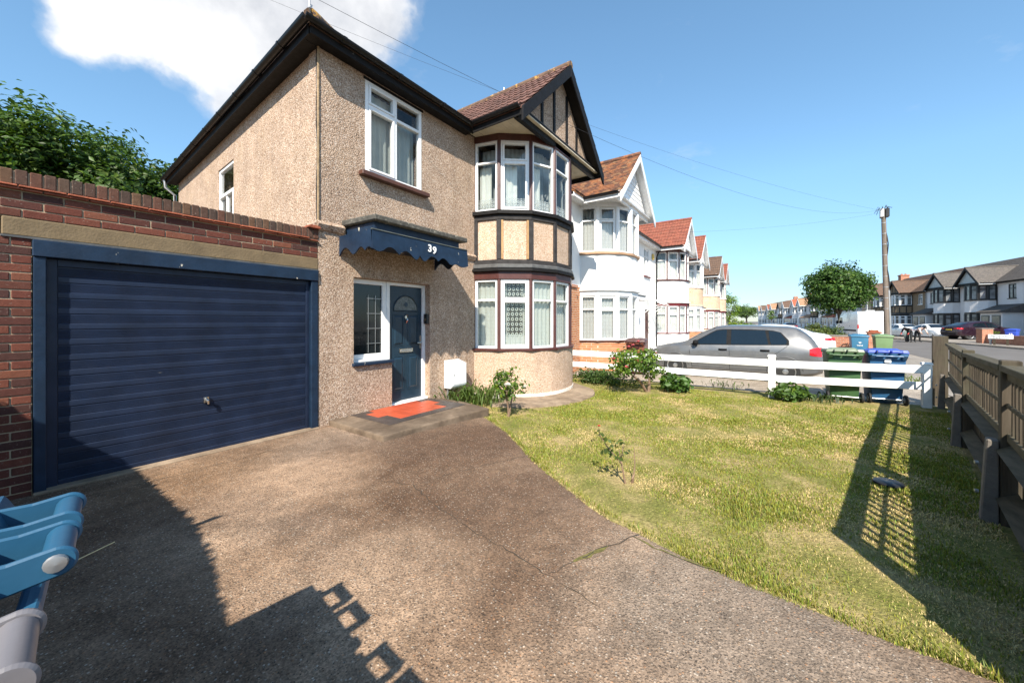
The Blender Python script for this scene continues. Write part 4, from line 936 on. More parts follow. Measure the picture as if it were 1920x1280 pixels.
def row_house(label, loc, rotz, mirror, S, wall, gwall, roof, gable_style='clad', trim='white_upvc', ginf='white_upvc', W=7.38, lod=0, group=None, tiles=None, porch='flat', chimney=None, soffit='white_upvc', doormat='brown'):
    h = thing('terraced_house', label, 'house', loc, rotz, group or ('houses of the near terrace' if rotz == 0 else 'houses of the opposite terrace'))
    fx = (lambda x: W - x) if mirror else (lambda x: x)
    cx = fx(4.8); rg = lambda a, b: (min(fx(a), fx(b)), max(fx(a), fx(b)))
    w0, w1 = rg(1.0, 1.9); d0, d1 = rg(1.15, 2.0)
    holes = [(w0, w1, 3.75, 5.1)] + ([] if lod else [(d0, d1, 0, 2.1), (cx - 1.4, cx + 1.4, .88, 2.38), (cx - 1.4, cx + 1.4, 3.7, 5.2)])
    wall_holes(0, W, 2.62, 5.36, [q for q in holes if q[2] > 3], lambda u, d, z: (u, d, z), .2).build('wall', wall, h)
    wall_holes(0, W, -.3, 2.615, [q for q in holes if q[2] < 2], lambda u, d, z: (u, d, z), .2).build('ground_floor_wall', gwall, h)
    m = MB(); m.box(0, .2, .205, 8, -.3, 5.36); m.box(W - .2, W, .205, 8, -.3, 5.36); m.box(.2, W - .2, 7.8, 8, -.3, 5.36); m.build('flank_wall', wall, h)
    for xe in (.02, W - .14):
        m = MB(); m.prism([(xe, .1, 5.362), (xe, 4, 8.12), (xe, 7.9, 5.362)], (.12, 0, 0)); m.build('gable_end', wall, h)
    window(h, (w0, 0), (w1, 0), 3.75, 5.1, [(1, [.7], False), (1, [.7], True)] if lod < 2 else [(1, [.7], False)], S['frame'], .055, .07, -.03, S.get('pane', 'glass'), ((.02, .98, .0, .97, 'curtain_white', .12),) if lod == 0 else ())
    m = MB(); m.box(w0 - .06, w1 + .06, -.07, .02, 3.69, 3.748); m.build('sill', S['sill'], h)
    if lod < 2:
        m = MB(); m.box(d0, d1, .06, .12, -.1, 2.1); d = m.build('door', doormat, h, bevel=.004)
        for a, b in ((.3, .9), (1.0, 1.8)):
            for e0, e1 in ((.12, .4), (.5, .78)):
                q = MB(); q.box(d0 + e0, d0 + e1, .045, .062, a, b); q.build('door_panel', doormat, d, bevel=.006)
        q = MB(); q.box(d1 - .14, d1 - .10, .02, .06, 1.0, 1.12); q.build('handle', 'chrome', d)
    if porch == 'flat':
        a, b = rg(.7, 2.5); m = MB(); m.box(a, b, -.55, .0, 2.42, 2.60); pq = m.build('porch_canopy', 'white_paint' if wall == 'white_paint' else trim, h, bevel=.01); m = MB(); m.box(a - .03, b + .03, -.58, 0, 2.602, 2.64); m.build('flashing', 'lead', pq)
    elif porch == 'glass':
        a, b = rg(.7, 2.3); m = MB(); pts = [(0, 2.62), (-.35, 2.60), (-.65, 2.50), (-.85, 2.34)]
        for (y0, z0), (y1, z1) in zip(pts[:-1], pts[1:]): m.poly([(a, y0, z0), (b, y0, z0), (b, y1, z1), (a, y1, z1)])
        pq = m.build('porch_canopy', 'plastic_pane', h, recalc=False)
        for x in (a, (a + b) / 2, b): m = MB(); m.tube([(x, y, z - .01) for y, z in pts] + [(x, -.5, 2.2), (x, -.05, 1.9)], .018, 6); m.build('bracket', 'white_upvc', pq)
    elif porch == 'lean':
        a, b = rg(.05, 3.2); m = MB(); m.prism([(a, .0, 3.2), (a, -1.55, 2.5), (a, -1.55, 2.38), (a, .0, 2.38)], (b - a, 0, 0)); m.build('porch_roof', roof, h); m = MB(); m.box(a + .2, b - .2, -1.3, .0, -.2, 2.38); pq = m.build('porch', wall, h)
        for k in range(2):
            q = MB(); q.box(a + .35 + k * 1.35, a + 1.4 + k * 1.35, -1.33, -1.28, .1 + .8 * k, 2.15); w_ = q.build('window', S['frame'], h); q = MB(); q.box(a + .43 + k * 1.35, a + 1.32 + k * 1.35, -1.34, -1.32, .2 + .8 * k, 2.07); q.build('pane', 'far_pane_d', w_)
    bay(h, cx, S, -.05, lod if lod else 0)
    gable_roof(h, cx, roof, roof, trim, ginf, style=gable_style, lod=lod, tiles=tiles, soffit=soffit)
    # main roof slope
    m = MB(); A, B, C_, D = V(0, -.32, 5.42), V(W, -.32, 5.42), V(W, 4, 8.25), V(0, 4, 8.25)
    m.prism([A, B, C_, D], (0, 0, -.06)); m.prism([D, C_, V(W, 8.3, 5.42), V(0, 8.3, 5.42)], (0, 0, -.06)); rf = m.build('main_roof', roof, h)
    if lod == 0 or lod == 1:
        up = (D - A); L = up.length; up /= L
        plain_tiles(rf, 'roof_tiles', A, V(1, 0, 0), up, V(1, 0, 0).cross(up), lambda a: 0, lambda a: W, L, .30 if tiles == 'big' else .2, .33 if tiles == 'big' else .2, roof, .02)
    m = MB(); m.box(0, W, -.30, -.27, 5.26, 5.42); m.build('fascia', trim, h); m = MB(); m.box(0, W, -.269, -.002, 5.28, 5.31); m.build('eaves_soffit', soffit, h)
    if lod < 2:
        a, b = (0, cx - 1.9) if cx > W / 2 else (cx + 1.9, W); gutter_run(h, (a, -.36, 5.42), (b, -.36, 5.42), clips=False)
        xd = fx(3.17); m = MB(); m.tube([(xd, -.34, 5.37), (xd, -.1, 5.1), (xd, -.06, 4.9), (xd, -.06, 0)], .035, 7); m.build('downpipe', 'black_gutter', h, smooth=40)
    if chimney is not None:
        x = fx(chimney); m = MB(); m.box(x - .4, x + .4, 3.5, 4.5, 7.4, 8.9); c = m.build('chimney', 'far_brick', h); m = MB(); m.box(x - .47, x + .47, 3.43, 4.57, 8.7, 8.84); m.build('chimney_cap', 'far_brick', c)
        for y in (3.75, 4.2): m = MB(); m.lathe([(.13, 8.9), (.11, 9.05), (.08, 9.05)], (x, y, 0), n=10); m.build('chimney_pot', 'creasing', c)
    return h
h2 = row_house('white rendered terraced house with orange clay gable roof and brick under its bay', (7.45, 0, -.05), 0, True, ST['white'], 'white_paint', 'orange_brick', 'rosemary', ginf='white_upvc', W=7.38)
h3 = row_house('white terraced house with red tiled gable, maroon band and curved glass door canopy', (14.85, 0, -.05), 0, False, ST['brownw'], 'white_paint', 'white_paint', 'tile_red', W=7.38, tiles='big', porch='glass')
m = MB(); m.box(2.35, 2.62, -.09, 0, 4.7, 5.0); m.build('alarm_box', 'alarm', h3, bevel=.03) if 'alarm' in M else None
M['alarm'] = simple('yellow_alarm_box', (.62, .42, .10), .5, .05, 5); m.build('alarm_box', 'alarm', h3, bevel=.03)
row_house('terraced house with beige bay panel, white windows and red gable roof', (22.23, 0, -.05), 0, True, ST['beige'], 'wall_beige', 'orange_brick', 'tile_red', ginf='wall_beige', W=7.38, tiles='big')
row_house('beige pebbledashed terraced house with brown gable roof and dark eaves band', (29.61, 0, -.05), 0, False, ST['beigeb'], 'wall_beige', 'wall_beige', 'tile_brn2', 'timber', 'white_upvc', 'wall_beige', tiles='big')
row_house('last beige house of the terrace with a red gable roof beside a light green tree', (36.99, 0, -.05), 0, True, ST['beigeb'], 'wall_beige', 'wall_beige', 'tile_red', 'timber', 'white_upvc', 'wall_beige', tiles='big')
# brick pilaster between the two nearest houses
m = MB(); m.box(7.43, 8.02, -.13, -.002, -.25, 2.50); m.build('pilaster', 'orange_brick', h2, bevel=.01).location = (-7.45, 0, .05)
m = MB(); m.box(7.40, 8.05, -.17, -.002, 2.50, 2.60); o = m.build('pilaster_cap', 'far_brick', h2, bevel=.02); o.location = (-7.45, 0, .05)
TH = math.atan2(-RD.y, -RD.x)
def opp(label, t, mirror, S, wall, gwall, roof, lod=1, **k):
    cxl = (7.38 - 4.8) if mirror else 4.8; p = RP + RD * t - (-RD) * cxl - RN * 1.45
    return row_house(label, (p.x, p.y, -.11), TH, mirror, ST[S], wall, gwall, roof, lod=lod, **k)
opp('white house with grey slate roof mostly beyond the long low brick wall', -9.4, False, 'dark', 'wall_white2', 'wall_white2', 'tile_grey', gable_style='plain', trim='black_wood', ginf='gable_grey', porch='none', soffit='black_wood')
opp('pale house with brown roof standing beyond the grey slate roofed houses', -14.6, True, 'farw', 'wall_white2', 'wall_white2', 'tile_brn2', gable_style='clad', ginf='wall_white2', porch='lean')
opp('white house with grey slate gable, black windows and a long lean-to porch roof', 0, True, 'dark', 'wall_white2', 'wall_white2', 'tile_grey', gable_style='plain', trim='black_wood', ginf='gable_grey', porch='lean', soffit='black_wood')
opp('white house with grey slate gable and black windows next to a brown half-timbered house', 5.2, False, 'dark', 'wall_white2', 'wall_white2', 'tile_grey', gable_style='plain', trim='black_wood', ginf='gable_grey', porch='lean', soffit='black_wood')
opp('brown half-timbered house with white windows behind the telegraph pole', 14.4, True, 'tudor', 'wall_brownpeb', 'wall_brownpeb', 'tile_brn2', gable_style='timber', trim='black_wood', ginf='wall_brownpeb', porch='none', soffit='black_wood')
opp('brown half-timbered house half hidden by the round street tree', 19.7, False, 'tudor', 'wall_brownpeb', 'wall_brownpeb', 'tile_brn2', gable_style='timber', trim='black_wood', ginf='wall_brownpeb', porch='none', chimney=0.0, soffit='black_wood')
far = [('beige fronted house with brown roof next to the round street tree', 'farw', 'wall_beige', 'tile_brn2'), ('white house with bright red roof beside the beige fronted one near the round tree', 'farw', 'wall_white2', 'tile_bright'),
       ('far white house with a brown roof next to the bright red roofed one', 'farw', 'wall_white2', 'tile_brn2'), ('far half-timbered house with a tan roof and brick chimney', 'tudor', 'wall_white2', 'tile_tan'),
       ('far white house with a tan roof and white gable', 'farw', 'wall_white2', 'tile_tan'), ('far white house with red gable roof beside tan ones', 'farw', 'wall_white2', 'tile_bright'),
       ('far white house with brown gable roof and dark porch', 'farw', 'wall_white2', 'tile_brn2'), ('far half-timbered house with grey gable roof', 'tudor', 'wall_white2', 'tile_grey'),
       ('very far white house with tan gable roof', 'farw', 'wall_white2', 'tile_tan'), ('very far white house with red brown roof', 'farw', 'wall_white2', 'tile_red'),
       ('very far white house at the end of the street with brown roof', 'farw', 'wall_white2', 'tile_brn2'), ('very far white house at the end of the street with tan roof', 'farw', 'wall_white2', 'tile_tan')]
t = 29.2
for i, (lb, s_, w_, r_) in enumerate(far):
    opp(lb, t, i % 2 == 0, s_, w_, w_, r_, lod=2, gable_style='timber' if s_ == 'tudor' else 'clad', trim='black_wood' if s_ == 'tudor' else 'white_upvc', ginf='wall_white2', porch='lean' if i < 8 else 'none', chimney=.2 if i in (3, 5, 7) else None, soffit='white_upvc')
    t += 5.2 if i % 2 == 0 else 9.4

# ------------------------------------------------------------------ fences
# white ranch rail fence between the plots
RF = thing('rail_fence', 'white two rail ranch fence dividing the lawn from the next forecourt', 'fence', (6.7, -5.0, -.1), world=True)
rp = [(6.62, -.55), (6.74, -5.12), (7.25, -7.44)]; zb = -.10
rp2 = [rp[0], (6.68, -2.83), rp[1], rp[2]]
for i, (x, y) in enumerate(rp2):
    if i < 2: continue
    w = .062; top = .76 if i < 3 else .70
    m = MB(); m.box(x - w, x + w, y - w, y + w, zb - .1, zb + top + .09); p_ = m.build('post', 'white_wood', RF, bevel=.008)
    m = MB(); m.hexa([(x - w - .012, y - w - .012, zb + top + .09), (x + w + .012, y - w - .012, zb + top + .09), (x + w + .012, y + w + .012, zb + top + .09), (x - w - .012, y + w + .012, zb + top + .09)], [(x - w, y - w, zb + top + .125), (x + w, y - w, zb + top + .125), (x + w, y + w, zb + top + .125), (x - w, y + w, zb + top + .125)]); m.build('post_cap', 'white_wood', p_)
for i in range(2):
    A, B = rp[i], rp[i + 1]; L = math.dist(A, B)
    for z0, z1 in ((.645, .79), (.345, .485)):
        dz = -.02 * i; m = MB()
        m.obox(A, B, .045, -.0, zb + z0 + dz, zb + z1 + dz, 0 if i == 0 else .07, L - .065); m.build('rail', 'white_wood', RF, bevel=.006)
# trellis-topped timber fence along the street
TF = thing('timber_fence', 'weathered close board fence with trellis top and concrete spurs along the pavement', 'fence', (3.5, fence_y(3.5), -.1), world=True)
fu = V(1, FD, 0).normalized(); fn = V(-FD, 1, 0).normalized()          # along, and towards the lawn
def fp(x, d=0.0, z=0.0): return V(x, fence_y(x), z) + fn * d
posts = [-.42, 1.72, 4.42, 7.35]
def fbar(name, xa, xb, d0, d1, z0, z1, mat, tri=False, bev=.004):
    m = MB(); a, b = fp(xa), fp(xb); za, zc = gz(xa), gz(xb)
    if tri: m.add([a + fn * d0 + V(0, 0, za + z0), a + fn * d1 + V(0, 0, za + (z0 + z1) / 2 - .01), a + fn * d0 + V(0, 0, za + z1), b + fn * d0 + V(0, 0, zc + z0), b + fn * d1 + V(0, 0, zc + (z0 + z1) / 2 - .01), b + fn * d0 + V(0, 0, zc + z1)], [(0, 1, 2), (3, 5, 4), (0, 3, 4, 1), (1, 4, 5, 2), (2, 5, 3, 0)])
    else: m.hexa([a + fn * d0 + V(0, 0, za + z0), b + fn * d0 + V(0, 0, zc + z0), b + fn * d1 + V(0, 0, zc + z0), a + fn * d1 + V(0, 0, za + z0)], [a + fn * d0 + V(0, 0, za + z1), b + fn * d0 + V(0, 0, zc + z1), b + fn * d1 + V(0, 0, zc + z1), a + fn * d1 + V(0, 0, za + z1)])
    return m.build(name, mat, TF, bevel=0 if tri else bev)
for i, x in enumerate(posts):
    big = i == 3; w = .10 if big else .05
    c = fp(x) if not big else V(7.67, -7.71, 0); m = MB(); P = [c + fu * a * w + fn * b * w for a, b in ((-1, -1), (1, -1), (1, 1), (-1, 1))]
    m.hexa([q + V(0, 0, gz(x) - .2) for q in P], [q + V(0, 0, gz(x) + (1.30 if big else 1.22)) for q in P]); m.build('post', 'fence_wood', TF, bevel=.006)
    if i < 3 or big:                                   # concrete spur bolted to the post
        h = (.5, .62, .66, .62)[i]; c = fp(x + (0 if not big else -.10), .105); P = [c + fu * a * .05 + fn * b * .05 for a, b in ((-1, -1), (1, -1), (1, 1), (-1, 1))]; T = [c + fu * a * .05 + fn * b * .05 for a, b in ((-1, -1), (1, -1), (1, .2), (-1, .2))]
        m = MB(); m.hexa([q + V(0, 0, gz(x) - .2) for q in P], [q + V(0, 0, gz(x) + h) for q in T]); sp = m.build('concrete_spur', 'spur', TF, bevel=.008)
        for zz in (.2, .42): m = MB(); m.lathe([(.014, 0), (.014, .02), (.001, .022)], tuple(c + fn * .045 + V(0, 0, gz(x) + zz)), 'y', 6); m.build('bolt', 'galv', sp)
slat_v = MB(); slat_v.box(-.017, .017, -.010, .010, 0, .46); svm = slat_v.mesh('lattice_slat', .002); svm.materials.append(M['fence_wood'])
bd = MB(); bd.hexa([(-.055, -.006, 0), (.055, -.014, 0), (.055, .004, 0), (-.055, .006, 0)], [(-.055, -.006, .60), (.055, -.014, .60), (.055, .004, .60), (-.055, .006, .60)]); bdm = bd.mesh('board', 0); bdm.materials.append(M['fence_wood'])
fa = math.atan2(fu.y, fu.x)
for i in range(3):
    xa, xb = posts[i] + .052, posts[i + 1] - (.052 if i < 2 else .10)
    fbar('cap_rail', xa - .02, xb + .02, -.055, .055, 1.14, 1.185, 'fence_rail'); fbar('trellis_rail', xa, xb, -.022, .022, 1.075, 1.138, 'fence_rail'); fbar('trellis_rail', xa, xb, -.022, .022, .62, .68, 'fence_rail')
    fbar('lattice_slat', xa, xb, .011, .026, .87, .905, 'fence_rail'); fbar('arris_rail', xa, xb, -.03, .075, .50, .615, 'fence_rail', True); fbar('arris_rail', xa + .0, xb, -.03, .075, .14, .25, 'fence_rail', True)
    x = xa + .08
    while x < xb - .04: o = put(svm, 'lattice_slat', fp(x, 0, gz(x) + .65), TF, fa); x += .155 if i else .125
    x = xa + .05
    while x < xb - .02: o = put(bdm, 'board', fp(x, -.045, gz(x) + .035 + random.uniform(-.01, .01)), TF, fa); x += .1
    fbar('gravel_board', xa, xb, -.055, -.03, -.1, .032, 'fence_wood')

# ------------------------------------------------------------------ wheeled bins
def binmat(name, c): M[name] = simple(name, c, .42, .10, 3, .05, 60, spec=.45); return name
binmat('bin_blue', (.020, .085, .19)); binmat('bin_blue_lid', (.035, .075, .42)); binmat('bin_green', (.040, .095, .036)); binmat('bin_green_lid', (.16, .20, .13)); binmat('bin_grey', (.155, .148, .16))
binmat('bin_brown', (.16, .045, .025)); binmat('bin_brown_lid', (.075, .032, .028)); binmat('bin_teal', (.035, .14, .24)); binmat('bin_lightblue', (.018, .082, .155))
def wheelie(label, loc, rotz, body, lid, text=None, emblem=False, group=None, close=False):
    """wheels and hinge on the local -x side; 0.58 wide (y), 0.73 deep (x), 1.07 tall"""
    t = thing('wheelie_bin', label, 'bin', loc, rotz, group or 'wheelie bins')
    m = MB(); m.hexa([(-.25, -.215, .05), (.24, -.215, .05), (.24, .215, .05), (-.25, .215, .05)], [(-.30, -.265, .94), (.33, -.265, .94), (.33, .265, .94), (-.30, .265, .94)])
    b = m.build('body', body, t, bevel=.035, smooth=35, segs=2)
    m = MB(); m.hexa([(-.315, -.28, .925), (.345, -.28, .925), (.345, .28, .925), (-.315, .28, .925)], [(-.325, -.288, .975), (.355, -.288, .975), (.355, .288, .975), (-.325, .288, .975)]); m.build('rim', body, b, bevel=.012)
    # lid: shallow pitched tray with a rolled edge
    m = MB(); m.hexa([(-.33, -.295, .978), (.37, -.295, .965), (.37, .295, .965), (-.33, .295, .978)], [(-.31, -.272, 1.035), (.345, -.27, 1.005), (.345, .27, 1.005), (-.31, .272, 1.035)]); l = m.build('lid', lid, t, bevel=.014, smooth=40, segs=2)
    m = MB(); m.hexa([(-.24, -.21, 1.03), (.27, -.21, 1.008), (.27, .21, 1.008), (-.24, .21, 1.03)], [(-.2, -.16, 1.062), (.22, -.16, 1.035), (.22, .16, 1.035), (-.2, .16, 1.062)]); m.build('lid_dome', lid, l, bevel=.02, smooth=40, segs=2)
    # hinge: two grip bars carried between ears behind the lid
    hx, hz = -.418, 1.005
    ears = [(-.172, -.160), (-.034, -.024), (.024, .034), (.160, .172)]
    for y0, y1 in ears:
        pr = [V(-.30, y0, .965), V(-.30, y0, 1.03), V(-.36, y0, 1.027)] + [V(hx + .029 * math.cos(a), y0, hz + .029 * math.sin(a)) for a in np.linspace(math.pi * .5, math.pi * 1.5, 17)] + [V(-.36, y0, .968)]
        m = MB(); m.prism(pr, (0, y1 - y0, 0)); m.build('hinge_ear', lid, l, bevel=.004 if close else 0)
    for y0, y1 in ((-.159, -.036), (.036, .159)):
        m = MB(); m.tube([(hx, y0, hz), (hx, y1, hz)], .0225, 16); m.build('grip_bar', lid, l, smooth=40)
    for y in (-.174, .174):
        m = MB(); m.lathe([(.017, 0), (.015, .006 * (1 if y > 0 else -1)), (.001, .009 * (1 if y > 0 else -1))], (hx, y, hz), 'y', 14); m.build('hinge_pin', 'galv', l, smooth=50)
    # body handle under the hinge
    m = MB(); m.prism([(-.30, -.25, .93), (-.40, -.25, .955), (-.405, -.25, .93), (-.36, -.25, .88), (-.30, -.25, .84)], (0, .06, 0)); m.prism([(-.30, .19, .93), (-.40, .19, .955), (-.405, .19, .93), (-.36, .19, .88), (-.30, .19, .84)], (0, .06, 0)); m.tube([(-.385, -.2, .925), (-.385, .2, .925)], .018, 8); m.build('handle', body, b, bevel=.003)
    for sg in (-1, 1):
        w = MB(); w.lathe([(.03, -.022), (.085, -.022), (.1, -.012), (.1, .012), (.085, .022), (.03, .022)], (-.27, sg * .255, .1), 'y', 18); wl = w.build('wheel', 'rubber', t, smooth=35)
        w = MB(); w.lathe([(.055, -.026), (.055, .026)], (-.27, sg * .255, .1), 'y', 12); w.build('hub', 'galv' if body != 'bin_green' else 'black_plastic', wl)
    m = MB(); m.tube([(-.27, -.25, .1), (-.27, .25, .1)], .012, 8); m.build('axle', 'galv', t)
    m = MB(); m.box(-.15, .22, -.16, .16, .0, .052); m.build('foot', body, b)
    if text: text_obj(text, .19, t, 'white_upvc', (.318, 0, .60), (R(86), 0, R(90)), 'number', .003, bold=.008)
    if emblem:                                         # pale printed emblem with a line of lettering under it
        q = MB()
        for k in range(7):
            a = k * .42; r0 = .05; q.tube([(.325 - .0, r0 * math.cos(a + s), .70 + r0 * .8 * math.sin(a + s)) for s in (0, .22, .42)], [.004, .009, .003], 5)
        q.ellipsoid((.322, .0, .70), (.004, .022, .022)); q.build('emblem', 'white_upvc', t)
        q = MB()
        for k in range(7): q.box(.316, .322, -.09 + k * .026, -.072 + k * .026, .585 + .006 * math.sin(k * 2), .615 + .006 * math.cos(k * 3))
        q.build('lettering', 'white_upvc', t)
    return t
zf = -.104
wheelie('blue wheelie bin with grip bar hinge on the drive beside the garage door', (-2.995, -3.79, .012), math.pi - .14, 'bin_lightblue', 'bin_lightblue', close=True)
wheelie('grey wheelie bin with grip bar hinge standing against the blue one on the drive', (-3.09, -4.34, .012), math.pi - .10, 'bin_grey', 'bin_grey', close=True)
wheelie('green wheelie bin with pale lid behind the white rail fence', (7.36, -6.28, zf), R(3), 'bin_green', 'bin_green_lid')
bb = wheelie('blue wheelie bin with bright blue lid behind the white rail fence', (7.50, -6.90, zf), R(5), 'bin_blue', 'bin_blue_lid')
q = MB(); q.box(-.322, -.318, -.04, .05, .80, .87); q.build('sticker', 'white_upvc', bb)
wheelie('teal blue wheelie bin with white council emblem beside the brick wall', (18.1, -8.02, zf), math.pi, 'bin_teal', 'bin_teal', emblem=True)
wheelie('sage green wheelie bin beside the telegraph pole', (18.5, -8.80, zf), math.pi, 'bin_green2' if 'bin_green2' in M else binmat('bin_green2', (.14, .22, .10)), 'bin_green2')
br = wheelie('brown wheelie bin with its lid ajar under the white bay window', (8.75, -1.75, zf), R(8), 'bin_brown', 'bin_brown_lid')
for c in br.children:
    if c.name.startswith('lid'): c.rotation_euler = (0, R(-6), 0); c.location = (0, 0, .03)

# ------------------------------------------------------------------ cars
def carpaint(name, c, metal=.0, rough=.3): M[name] = simple(name, c, rough, .04, 2, metal=metal, spec=.5, coat=.8); return name
carpaint('paint_silver', (.150, .150, .152), .45, .40); carpaint('paint_white', (.80, .80, .80)); carpaint('paint_plum', (.022, .006, .014), .3)
M['lamp_red'] = simple('red_lamp_lens', (.50, .012, .018), .12, .25, 20, spec=.6); M['lamp_clear'] = simple('clear_lamp_lens', (.62, .64, .66), .1, .2, 20, spec=.7)
M['plate'] = simple('yellow_number_plate', (.68, .48, .05), .4, .05, 5); M['alloy'] = simple('alloy_wheel', (.55, .55, .56), .3, .08, 8, metal=.85); M['hub_dark'] = simple('dark_wheel_recess', (.02, .02, .02), .6)
M['trim_black'] = simple('black_car_trim', (.010, .010, .011), .7, spec=.15)
def wheel(t, x, y, r, sg, spokes=7, alloy='alloy'):
    m = MB(); w = .2
    m.lathe([(r * .66, -w * .45), (r * .93, -w * .5), (r, -w * .36), (r, w * .36), (r * .93, w * .5), (r * .66, w * .45)], (x, y, r), 'y', 28); ty = m.build('wheel', 'rubber', t, smooth=35)
    m = MB(); m.lathe([(.001, sg * .02), (r * .64, sg * .02), (r * .66, sg * w * .44)], (x, y, r), 'y', 24); m.build('rim_well', 'hub_dark', ty)
    m = MB(); m.lathe([(r * .60, sg * .085), (r * .69, sg * .10), (r * .69, sg * .06), (r * .60, sg * .05)], (x, y, r), 'y', 28)
    for k in range(spokes):
        a = 2 * math.pi * k / spokes + .2; c, s = math.cos(a), math.sin(a); p0, p1 = r * .1, r * .64; h0, h1 = r * .085, r * .06
        P = [(p0, -h0), (p1, -h1), (p1, h1), (p0, h0)]; P = [(x + u * c - v * s, r + u * s + v * c) for u, v in P]
        m.prism([V(px, y + sg * .06, pz) for px, pz in P], (0, sg * .028, 0))
    m.lathe([(r * .2, sg * .06), (r * .2, sg * .095), (.001, sg * .10)], (x, y, r), 'y', 16); m.build('rim', alloy, ty, smooth=30)
def car(label, loc, head, paint, K, group=None, detail=True, name='parked_car'):
    """K: stations x (from the tail), top, belt, sill, half widths; local +x is forward, origin under the middle"""
    t = thing(name, label, 'car', loc, head, group or 'parked cars'); L = K['L']
    X = np.array(K['x']); xs = np.linspace(0, L, 64)
    def S(key, x): return np.interp(x, X, K[key])
    def ringz(x):
        zt, zb, zs, wb, wm, wt_, ze = (S(k, x) for k in ('zt', 'zb', 'zs', 'wb', 'wm', 'wt', 'ze'))
        zm = zs + (zb - zs) * .55
        return [(0, zs), (wm * .88, zs), (wm * .975, zs + .07), (wm, zm), (wm * .992, zm + (zb - zm) * .55), (wb, zb), (wt_, ze), (wt_ * .90, ze + (zt - ze) * .55), (wt_ * .6, zt - .006), (0, zt)]
    sm = {}
    rings = np.array([ringz(x) for x in xs])             # (64,10,2)
    ker = np.array([1, 2, 3, 2, 1.]) / 9
    for j in range(10):
        for d in range(2):
            a = rings[:, j, d]; rings[:, j, d] = np.convolve(np.pad(a, 2, mode='edge'), ker, 'valid')
    def ring(x): return np.array([[np.interp(x, xs, rings[:, j, d]) for d in range(2)] for j in range(10)])
    def ysurf(x, z):
        r = ring(x); return float(np.interp(z, r[1:7, 1], r[1:7, 0]))
    def ztop(x, y):
        r = ring(x); q = r[6:][::-1]; return float(np.interp(abs(y), q[:, 0], q[:, 1]))
    m = MB(); n = 18
    for i, x in enumerate(xs):
        r = rings[i]; left = [(x - L / 2, a, b) for a, b in r]; right = [(x - L / 2, -a, b) for a, b in r[1:-1][::-1]]; m.v += left + right
    for i in range(len(xs) - 1): m.f += [(i * n + k, i * n + (k + 1) % n, (i + 1) * n + (k + 1) % n, (i + 1) * n + k) for k in range(n)]
    m.f += [tuple(range(n)), tuple(range((len(xs) - 1) * n, len(xs) * n))]
    body = m.build('body', paint, t, smooth=38)
    # cut the wheel arches
    wr = K['wr']; cut = MB()
    for xw in K['wheels']:
        cut.lathe([(wr * 1.13, -1.2), (wr * 1.13, -.55)], (xw - L / 2, 0, wr), 'y', 28); cut.lathe([(wr * 1.13, .55), (wr * 1.13, 1.2)], (xw - L / 2, 0, wr), 'y', 28)
    co = bpy.data.objects.new('cut', cut.mesh('cut')); COL.objects.link(co); md = body.modifiers.new('b', 'BOOLEAN'); md.object = co; md.operation = 'DIFFERENCE'; md.solver = 'EXACT'
    bpy.context.view_layer.update(); me = bpy.data.meshes.new_from_object(body.evaluated_get(bpy.context.evaluated_depsgraph_get())); body.modifiers.clear(); body.data = me
    for p in me.polygons: p.use_smooth = True
    me.set_sharp_from_angle(angle=R(38)); bpy.data.objects.remove(co)
    for xw in K['wheels']:
        for sg in (-1, 1):
            q = MB(); c = xw - L / 2; ww = K['wm'][5]
            q.lathe([(wr * 1.125, .54), (wr * 1.125, .62), (wr * .2, .60), (.001, .60)], (c, 0, wr), 'y', 20) if sg > 0 else q.lathe([(wr * 1.125, -.54), (wr * 1.125, -.62), (.001, -.60)], (c, 0, wr), 'y', 20); q.build('wheel_well', 'hub_dark', t)
            wheel(t, c, sg * (K['track']), wr, sg, K.get('spokes', 7))
            if detail:                                   # arch lip
                a_ = [V(c + wr * 1.15 * math.cos(a), 0, wr + wr * 1.15 * math.sin(a)) for a in np.linspace(.12, math.pi - .12, 20)]
                q = MB(); q.tube([(p.x, sg * (ysurf(p.x + L / 2, p.z) + .002), p.z) for p in a_], .012, 6); q.build('arch_lip', paint, body, smooth=60)
    def patch(poly, off, sg, inset=.004):
        xa, xb = min(q[0] for q in poly), max(q[0] for q in poly); vs = []; nx, nz = 14, 6
        for i in range(nx + 1):
            x = xa + inset + (xb - xa - 2 * inset) * i / nx; zz = []
            for (p0, q0), (p1, q1) in zip(poly, poly[1:] + poly[:1]):
                if (p0 - x) * (p1 - x) <= 0 and p0 != p1: zz.append(q0 + (q1 - q0) * (x - p0) / (p1 - p0))
            lo, hi = min(zz), max(zz)
            for j in range(nz + 1): z = lo + (hi - lo) * j / nz; vs.append((x - L / 2, sg * (ysurf(x, z) + off), z))
        return MB().add(vs, [(i * (nz + 1) + j, (i + 1) * (nz + 1) + j, (i + 1) * (nz + 1) + j + 1, i * (nz + 1) + j + 1) for i in range(nx) for j in range(nz)])
    for sg in (-1, 1):
        for nm, poly in K['glass']:
            # dense outline -> grid patch on the tumblehome
            patch(poly, .014, sg).build('side_window', 'car_glass', t, recalc=False, smooth=40)
        for seam in K.get('seams', []):
            q = MB(); q.tube([(x - L / 2, sg * (ysurf(x, z) + .001), z) for x, z in seam], .005, 5); q.build('panel_gap', 'trim_black', body)
        for bar in K.get('frames', []):
            patch(bar, .008, sg).build('window_frame', 'trim_black', t, recalc=False, smooth=40)
        for hx, hz in K.get('handles', []):
            q = MB(); y = ysurf(hx, hz); q.ellipsoid((hx - L / 2, sg * (y + .018), hz), (.105, .022, .022), 12, 6); q.box(hx - L / 2 - .10, hx - L / 2 + .10, sg * y - .012, sg * y + .012, hz - .028, hz + .02); q.build('door_handle', 'trim_black', t, smooth=50)
